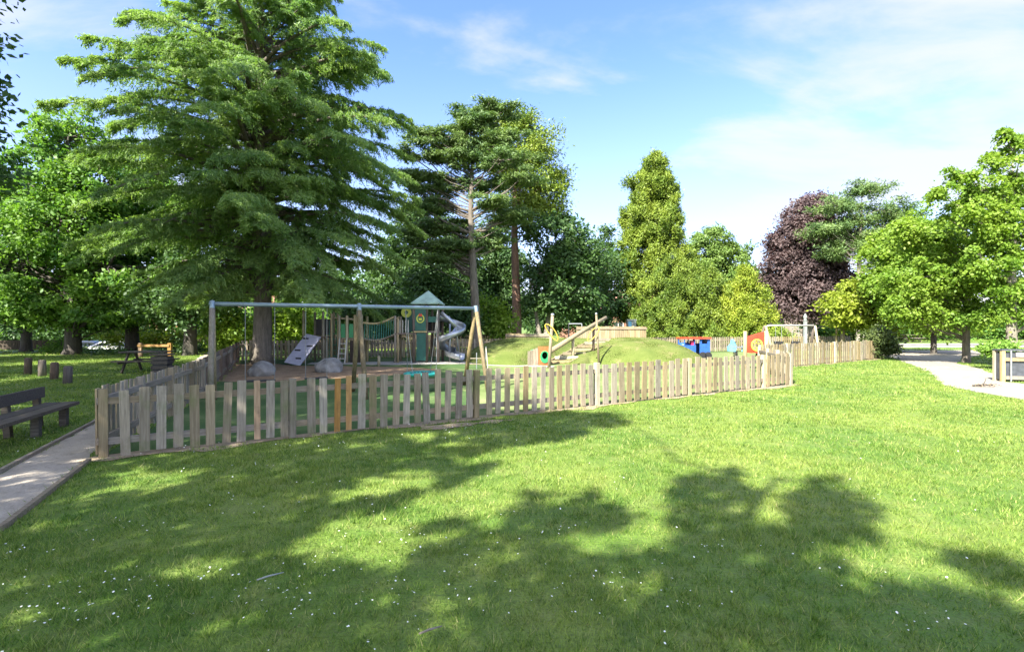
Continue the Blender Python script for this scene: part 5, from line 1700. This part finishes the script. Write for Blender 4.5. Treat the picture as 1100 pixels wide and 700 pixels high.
def shade_casters():
    rng = T(90)
    n = 16000
    g = np.stack([rng.uniform(-9.5, 6.5, n), rng.uniform(0.6, 14.5, n)], 1)
    px = 550 + g[:, 0] / g[:, 1] * F
    py = 350 + H * F / g[:, 1]
    im = np.stack([px, py], 1)
    ok = in_poly(im, SHADE)
    for h_ in HOLES:
        h_ = np.array(h_, float)
        ok &= ~in_poly(im, h_.mean(0) + (h_ - h_.mean(0)) * 1.35)
    for e in EXTRA: ok |= in_poly(im, e)
    ok |= (g[:, 1] < 1.4) & (g[:, 0] < 2.0)
    g = g[ok]
    # thin to one cluster per little cell
    key = np.round(g / 0.18).astype(int)
    _, idx = np.unique(key, axis=0, return_index=True)
    g = g[idx]
    lat = g @ np.array([SD[1], -SD[0]])
    alo = g @ SD
    defs = [('tall leafy tree behind the viewer, casting the branching shadows on the lawn', -0.9, -6.0, 12.5, (-3.6, 9)),
            ('broad leafy tree behind the viewer to the left, shading the middle lawn', -5.0, -5.5, 14.5, (-6.8, -3.6)),
            ('big leafy tree left of the viewer, shading path and bench', -9.5, -4.5, 16.0, (-30, -6.8))]
    for q, (lab, tl, ta, hmax, (l0, l1)) in enumerate(defs):
        m = (lat >= l0) & (lat < l1)
        G = g[m]
        base = SD * ta + np.array([SD[1], -SD[0]]) * tl
        h = (alo[m] - ta) * TE + rng.normal(size=len(G)) * 0.9
        h = np.clip(h, 5.8, hmax)
        # never into the view itself
        ypos = G[:, 1] - SD[1] * h / TE
        xpos = G[:, 0] - SD[0] * h / TE
        bad = (ypos > 0.1) & (np.abs(xpos) < ypos * 1.06 + 0.6) & (h - H < 0.70 * ypos + 0.8)
        h = np.where(bad, h + 3.0, h)
        pos = np.stack([G[:, 0] - SD[0] * h / TE, G[:, 1] - SD[1] * h / TE, h], 1)
        k = 30
        mm = len(pos) * k
        off = rng.normal(size=(mm, 3)) * 0.075
        c = np.repeat(pos, k, 0) + off
        t = thing('shade_tree', lab, 'tree', (base[0], base[1], 0), 0, 'trees behind the viewer')
        o3 = np.array([base[0], base[1], 0])
        nr = rng.normal(size=(mm, 3)) * 0.7 + np.array([-SD[0] * 0.5, -SD[1] * 0.5, 0.9])
        s = rng.uniform(0.7, 1.25, mm)
        link('crown', leaves_mesh('crown', c - o3, nr, rng.normal(size=(mm, 3)), 0.125 * s, 0.080 * s), L_lime, t)
        mb = MB()
        hh = hmax * 0.9
        mb.tube([(0, 0, -0.2), (0.05, 0.0, 1.0), (0.1, 0.1, hh * 0.4), (0.0, 0.15, hh * 0.75), (0.1, 0.1, hh)], [0.5, 0.34, 0.26, 0.14, 0.03], 12)
        pick = rng.permutation(len(pos))[:90]
        for i in pick:
            e = pos[i] - o3
            z0 = max(2.5, e[2] - 0.55 * math.hypot(e[0], e[1]) - 0.4)
            path = limb_path((0.08, 0.1, min(z0, hh)), e, rng, 0.08, 6)
            mb.tube(path, np.linspace(0.045, 0.010, 6), 5, cap=False)
        mb.build('trunk', barkGrey, t, True)
shade_casters()

# ------------------------------------------------------------------ grass and daisies
def in_any(p, polys):
    m = np.zeros(len(p), bool)
    for q in polys: m |= in_poly(p, q)
    return m
LEFT_PATH = [(-2.2, -3), (-3.9, 2.6), (-4.16, 4.16), (-5.15, 6.2), (-5.45, 6.6), (-7.3, 11.95), (-13.2, 24.4), (-20, 38), (-22, 38), (-15.2, 24.4), (-9.0, 12.2), (-7.07, 8.64), (-5.74, 5.74), (-5.2, 3.0), (-4.2, -3)]
def grass():
    rng = T(100)
    V, Fc = [], []
    tot = 0
    bands = [(2.0, 4.2, 6000, 0.0046, 0.042), (4.2, 7.0, 3400, 0.0066, 0.046), (7.0, 11.0, 1600, 0.0098, 0.05), (11.0, 17.0, 700, 0.0150, 0.054), (17.0, 27.0, 260, 0.022, 0.06), (27.0, 60.0, 28, 0.05, 0.09)]
    for d0, d1, dens, w, hgt in bands:
        W = d1 * 1.06 + 2.4
        n = int(2 * W * (d1 - d0) * dens)
        p = np.stack([rng.uniform(-W, W, n), rng.uniform(d0, d1, n)], 1)
        p = p[np.abs(p[:, 0]) < p[:, 1] * 1.05 + 2.4]
        keep = ~in_any(p, [PLAY, LEFT_PATH, PATH_R])
        keep &= ~((p[:, 1] > 38.6) & (p[:, 1] < 52) & (p[:, 0] > 18))
        # bare strip at the fence foot
        dd = (FB - FA) / Lf
        rel = p - FA
        dist = rel @ np.array([dd[1], -dd[0]])
        keep &= ~((dist > -0.1) & (dist < 0.14) & (rel @ dd > -0.2) & (rel @ dd < Lf + 0.2) & (rng.random(len(p)) < 0.9))
        p = p[keep]
        # uneven sward growing in small tufts
        q = np.sin(p[:, 0] * 2.1 + 0.6 * np.sin(p[:, 1] * 1.7)) * np.sin(p[:, 1] * 2.6 + np.sin(p[:, 0] * 1.3)) + 0.6 * np.sin(p[:, 0] * 6.3 + p[:, 1] * 3) * np.sin(p[:, 1] * 7.1 - p[:, 0] * 2)
        p = p[rng.random(len(p)) < 0.80 + 0.2 * q]
        m = len(p)
        nt_ = max(1, m // 16)
        tc_ = p[rng.integers(0, m, nt_)]
        th_ = rng.uniform(0.6, 1.3, nt_)
        ti = rng.integers(0, nt_, m)
        sel = rng.random(m) < 0.7
        sig = 0.022 + 0.003 * d0
        offs = rng.normal(size=(m, 2)) * sig
        p = np.where(sel[:, None], tc_[ti] + offs, p)
        q = np.sin(p[:, 0] * 2.1 + 0.6 * np.sin(p[:, 1] * 1.7)) * np.sin(p[:, 1] * 2.6 + np.sin(p[:, 0] * 1.3))
        a = rng.uniform(0, 2 * math.pi, m)
        wv = w * rng.uniform(0.6, 1.4, m) * 0.5
        hv = hgt * rng.uniform(0.5, 1.15, m) * (1 + 0.22 * q) * np.where(sel, th_[ti], 0.75)
        la = np.where(sel, np.arctan2(offs[:, 1], offs[:, 0]), rng.uniform(0, 2 * math.pi, m))
        ln = rng.uniform(0.2, 1.1, m) * hv
        v = np.zeros((m, 3, 3), np.float32)
        v[:, 0, 0] = p[:, 0] - np.cos(a) * wv; v[:, 0, 1] = p[:, 1] - np.sin(a) * wv
        v[:, 1, 0] = p[:, 0] + np.cos(a) * wv; v[:, 1, 1] = p[:, 1] + np.sin(a) * wv
        v[:, 2, 0] = p[:, 0] + np.cos(la) * ln; v[:, 2, 1] = p[:, 1] + np.sin(la) * ln
        v[:, 2, 2] = hv
        V.append(v.reshape(-1, 3))
        tot += m
    # short tufts on the mounds
    n = 60000
    p = np.stack([rng.uniform(-3.0, 9.6, n), rng.uniform(20.8, 28.4, n)], 1)
    z = hill_z(p[:, 0], p[:, 1])
    p, z = p[z > 0.03], z[z > 0.03]
    m = len(p)
    a = rng.uniform(0, 2 * math.pi, m); wv = 0.013 * rng.uniform(0.6, 1.3, m); hv = 0.05 * rng.uniform(0.4, 1.2, m); ln = hv * rng.uniform(0.2, 0.9, m); la = rng.uniform(0, 2 * math.pi, m)
    v = np.zeros((m, 3, 3), np.float32)
    v[:, 0, 0] = p[:, 0] - np.cos(a) * wv; v[:, 0, 1] = p[:, 1] - np.sin(a) * wv
    v[:, 1, 0] = p[:, 0] + np.cos(a) * wv; v[:, 1, 1] = p[:, 1] + np.sin(a) * wv
    v[:, 2, 0] = p[:, 0] + np.cos(la) * ln; v[:, 2, 1] = p[:, 1] + np.sin(la) * ln
    v[:, :, 2] = z[:, None] - 0.03; v[:, 2, 2] += hv + 0.02
    hv3 = v.reshape(-1, 3)
    props(link('hill_grass', np_mesh('hill_grass', hv3, np.arange(len(hv3), dtype=np.int32).reshape(-1, 3)), hillM), 'short olive green turf on the play mounds', 'grass', kind='stuff')
    V = np.concatenate(V)
    f = np.arange(len(V), dtype=np.int32).reshape(-1, 3)
    o = link('grass', np_mesh('grass', V, f), bladeM)
    props(o, 'mown green lawn grass with drier yellow patches', 'grass', kind='stuff')
    print('blades', tot)
grass()

def daisies():
    rng = T(101)
    pts = []
    cl = [(80, 650, 0.45, 46), (200, 640, 0.35, 46), (150, 690, 0.4, 40), (420, 600, 0.5, 34), (470, 640, 0.5, 30), (640, 640, 0.5, 28), (830, 590, 0.4, 18), (280, 490, 1.1, 60), (400, 478, 1.0, 60), (560, 462, 1.0, 50),
          (660, 540, 0.6, 20), (350, 560, 0.6, 26), (170, 560, 0.6, 26), (60, 470, 0.7, 30), (40, 440, 0.9, 30), (720, 650, 0.4, 20), (1040, 690, 0.4, 14), (1000, 480, 2.0, 20), (800, 470, 2.0, 24), (580, 600, 0.5, 18), (250, 690, 0.5, 30), (350, 660, 0.5, 20)]
    for px, py, r, n in cl:
        c = gp(px, py)
        for _ in range(4):
            cc = c + rng.normal(size=2) * r * 0.8
            pts.append(cc + rng.normal(size=(max(3, n // 3), 2)) * r * np.array([0.35, 0.22]))
    e = np.stack([rng.uniform(-6, 9, 60), rng.uniform(2.3, 12, 60)], 1)
    pts.append(e)
    p = np.concatenate(pts)
    p = p[~in_any(p, [PLAY, LEFT_PATH, PATH_R]) & (p[:, 1] > 2.0)]
    p = p[rng.random(len(p)) < 0.8]
    mb = MB()
    for x, y in p:
        r = rng.uniform(0.003, 0.0062) * (1 + 0.06 * y)
        z = rng.uniform(0.035, 0.06)
        tx, ty = rng.normal(size=2) * 0.3
        k = 6
        ang = [2 * math.pi * i / k for i in range(k)]
        mb.add([(x + r * math.cos(q), y + r * math.sin(q), z + r * (tx * math.cos(q) + ty * math.sin(q))) for q in ang], [tuple(range(k))])
    o = mb.build('daisies', daisyM)
    props(o, 'scattered small white daisies in the lawn', 'flowers', kind='stuff')
daisies()

# ------------------------------------------------------------------ sky, sun, camera
w = bpy.data.worlds.new('World')
S.world = w
w.use_nodes = True
n, l = w.node_tree.nodes, w.node_tree.links
bg = n['Background']
sky = n.new('ShaderNodeTexSky')
sky.sky_type = 'NISHITA'
sky.sun_disc = False
sky.sun_elevation = rad(ELEV)
az = math.atan2(-SD[0], -SD[1])          # compass bearing of the sun from +Y towards +X
sky.sun_rotation = az
sky.air_density = 1.0
sky.dust_density = 0.6
sky.ozone_density = 3.5
SKY = 0.15
tc = n.new('ShaderNodeTexCoord')
sep = n.new('ShaderNodeSeparateXYZ'); l.new(tc.outputs['Generated'], sep.inputs[0])
zc = n.new('ShaderNodeMath'); zc.operation = 'MAXIMUM'; zc.inputs[1].default_value = 0.0; l.new(sep.outputs[2], zc.inputs[0])
za = n.new('ShaderNodeMath'); za.operation = 'ADD'; za.inputs[1].default_value = 0.22; l.new(zc.outputs[0], za.inputs[0])
dv = n.new('ShaderNodeVectorMath'); dv.operation = 'DIVIDE'
cz = n.new('ShaderNodeCombineXYZ')
for i in range(3): l.new(za.outputs[0], cz.inputs[i])
l.new(tc.outputs['Generated'], dv.inputs[0]); l.new(cz.outputs[0], dv.inputs[1])
mp = n.new('ShaderNodeMapping'); mp.inputs['Scale'].default_value = (1.0, 1.7, 1.0); mp.inputs['Rotation'].default_value = (0, 0, rad(-38)); mp.inputs['Location'].default_value = (3.1, 1.7, 0)
l.new(dv.outputs[0], mp.inputs['Vector'])
tx = n.new('ShaderNodeTexNoise'); tx.inputs['Scale'].default_value = 1.35; tx.inputs['Detail'].default_value = 9; tx.inputs['Roughness'].default_value = 0.56; tx.inputs['Distortion'].default_value = 0.35
l.new(mp.outputs['Vector'], tx.inputs['Vector'])
def vdot(px, py, lo, hi, gain):
    v = Vector(((px - 550) / F, 1.0, -(py - 350) / F)).normalized()
    dn = n.new('ShaderNodeVectorMath'); dn.operation = 'DOT_PRODUCT'
    nm = n.new('ShaderNodeVectorMath'); nm.operation = 'NORMALIZE'
    l.new(tc.outputs['Generated'], nm.inputs[0]); l.new(nm.outputs[0], dn.inputs[0]); dn.inputs[1].default_value = v
    m = n.new('ShaderNodeMapRange'); m.interpolation_type = 'SMOOTHSTEP'
    m.inputs[1].default_value = lo; m.inputs[2].default_value = hi; m.inputs[3].default_value = 0; m.inputs[4].default_value = gain
    l.new(dn.outputs['Value'], m.inputs[0])
    return m.outputs[0]
def add2(a, b):
    m = n.new('ShaderNodeMath'); m.operation = 'ADD'
    l.new(a, m.inputs[0]); l.new(b, m.inputs[1])
    return m.outputs[0]
cov = add2(tx.outputs['Fac'], vdot(1010, 170, 0.90, 0.995, 0.20))
cov = add2(cov, vdot(40, 110, 0.95, 0.997, 0.14))
ovr = n.new('ShaderNodeMapRange'); ovr.interpolation_type = 'SMOOTHSTEP'  # unseen cloud cover added overhead and behind the camera to fill the shade
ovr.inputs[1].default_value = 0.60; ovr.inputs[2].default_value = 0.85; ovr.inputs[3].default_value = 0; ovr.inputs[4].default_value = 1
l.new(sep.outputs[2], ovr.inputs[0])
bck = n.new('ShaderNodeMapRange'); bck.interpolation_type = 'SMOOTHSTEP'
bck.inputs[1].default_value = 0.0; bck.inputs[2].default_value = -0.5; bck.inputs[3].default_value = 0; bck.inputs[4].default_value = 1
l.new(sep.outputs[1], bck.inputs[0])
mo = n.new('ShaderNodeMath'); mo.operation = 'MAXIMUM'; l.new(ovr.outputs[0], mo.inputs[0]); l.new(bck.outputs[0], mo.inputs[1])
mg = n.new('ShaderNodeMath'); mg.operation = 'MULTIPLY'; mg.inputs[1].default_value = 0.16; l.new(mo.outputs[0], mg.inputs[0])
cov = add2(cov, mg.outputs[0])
cm = n.new('ShaderNodeMapRange'); cm.interpolation_type = 'SMOOTHSTEP'
cm.inputs[1].default_value = 0.53; cm.inputs[2].default_value = 0.78; cm.inputs[3].default_value = 0; cm.inputs[4].default_value = 0.85
l.new(cov, cm.inputs[0])
# thin bright veil towards the horizon
hz = n.new('ShaderNodeMapRange'); hz.interpolation_type = 'SMOOTHSTEP'
hz.inputs[1].default_value = 0.48; hz.inputs[2].default_value = 0.08; hz.inputs[3].default_value = 0.0; hz.inputs[4].default_value = 0.40
l.new(sep.outputs[2], hz.inputs[0])
mxm = n.new('ShaderNodeMath'); mxm.operation = 'MAXIMUM'; l.new(cm.outputs[0], mxm.inputs[0]); l.new(hz.outputs[0], mxm.inputs[1])
skb = n.new('ShaderNodeHueSaturation'); skb.inputs['Saturation'].default_value = 1.12; skb.inputs['Value'].default_value = 0.72
l.new(sky.outputs['Color'], skb.inputs['Color'])
mixn = n.new('ShaderNodeMix'); mixn.data_type = 'RGBA'
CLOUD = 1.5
skt = n.new('ShaderNodeMix'); skt.data_type = 'RGBA'; skt.blend_type = 'MULTIPLY'; skt.inputs[0].default_value = 1.0
l.new(skb.outputs['Color'], skt.inputs[6]); skt.inputs[7].default_value = (0.93, 0.80, 0.95, 1)
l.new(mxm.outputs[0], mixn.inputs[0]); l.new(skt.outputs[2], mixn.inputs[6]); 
cb = n.new('ShaderNodeMath'); cb.operation = 'MULTIPLY_ADD'; cb.inputs[1].default_value = CLOUD * 1.5; cb.inputs[2].default_value = CLOUD; l.new(mo.outputs[0], cb.inputs[0])  # the added unseen cloud is made brighter for more fill light
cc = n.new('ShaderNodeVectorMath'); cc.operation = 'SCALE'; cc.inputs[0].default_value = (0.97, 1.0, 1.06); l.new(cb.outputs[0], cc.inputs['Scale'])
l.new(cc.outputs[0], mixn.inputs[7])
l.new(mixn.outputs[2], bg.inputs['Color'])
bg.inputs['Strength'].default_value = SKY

sun = bpy.data.lights.new('sun', 'SUN')
sun.energy = 4.8
sun.angle = rad(0.55)
sun.color = (1.0, 0.945, 0.84)
so = bpy.data.objects.new('sun', sun)
COL.objects.link(so)
dirv = Vector((SD[0] * math.cos(rad(ELEV)), SD[1] * math.cos(rad(ELEV)), -math.sin(rad(ELEV))))
so.rotation_euler = dirv.to_track_quat('-Z', 'Y').to_euler()
so.location = (-20, -30, 30)

cam = bpy.data.cameras.new('camera')
cam.sensor_width = 36.0
cam.lens = 18.0
cam.clip_end = 2000
co = bpy.data.objects.new('camera', cam)
COL.objects.link(co)
co.location = (0, 0, H)
co.rotation_euler = (rad(90), 0, 0)
S.camera = co

S.view_settings.view_transform = 'Standard'
S.view_settings.look = 'None'
S.view_settings.exposure = 2.18
S.view_settings.gamma = 1.0
S.render.engine = 'CYCLES'
S.cycles.max_bounces = 8
S.cycles.diffuse_bounces = 5
S.cycles.glossy_bounces = 2
S.cycles.transmission_bounces = 5
S.cycles.transparent_max_bounces = 4
S.cycles.use_adaptive_sampling = True
S.cycles.adaptive_threshold = 0.012
S.cycles.use_denoising = True
S.cycles.denoising_prefilter = 'NONE'
S.cycles.sample_clamp_indirect = 6.0
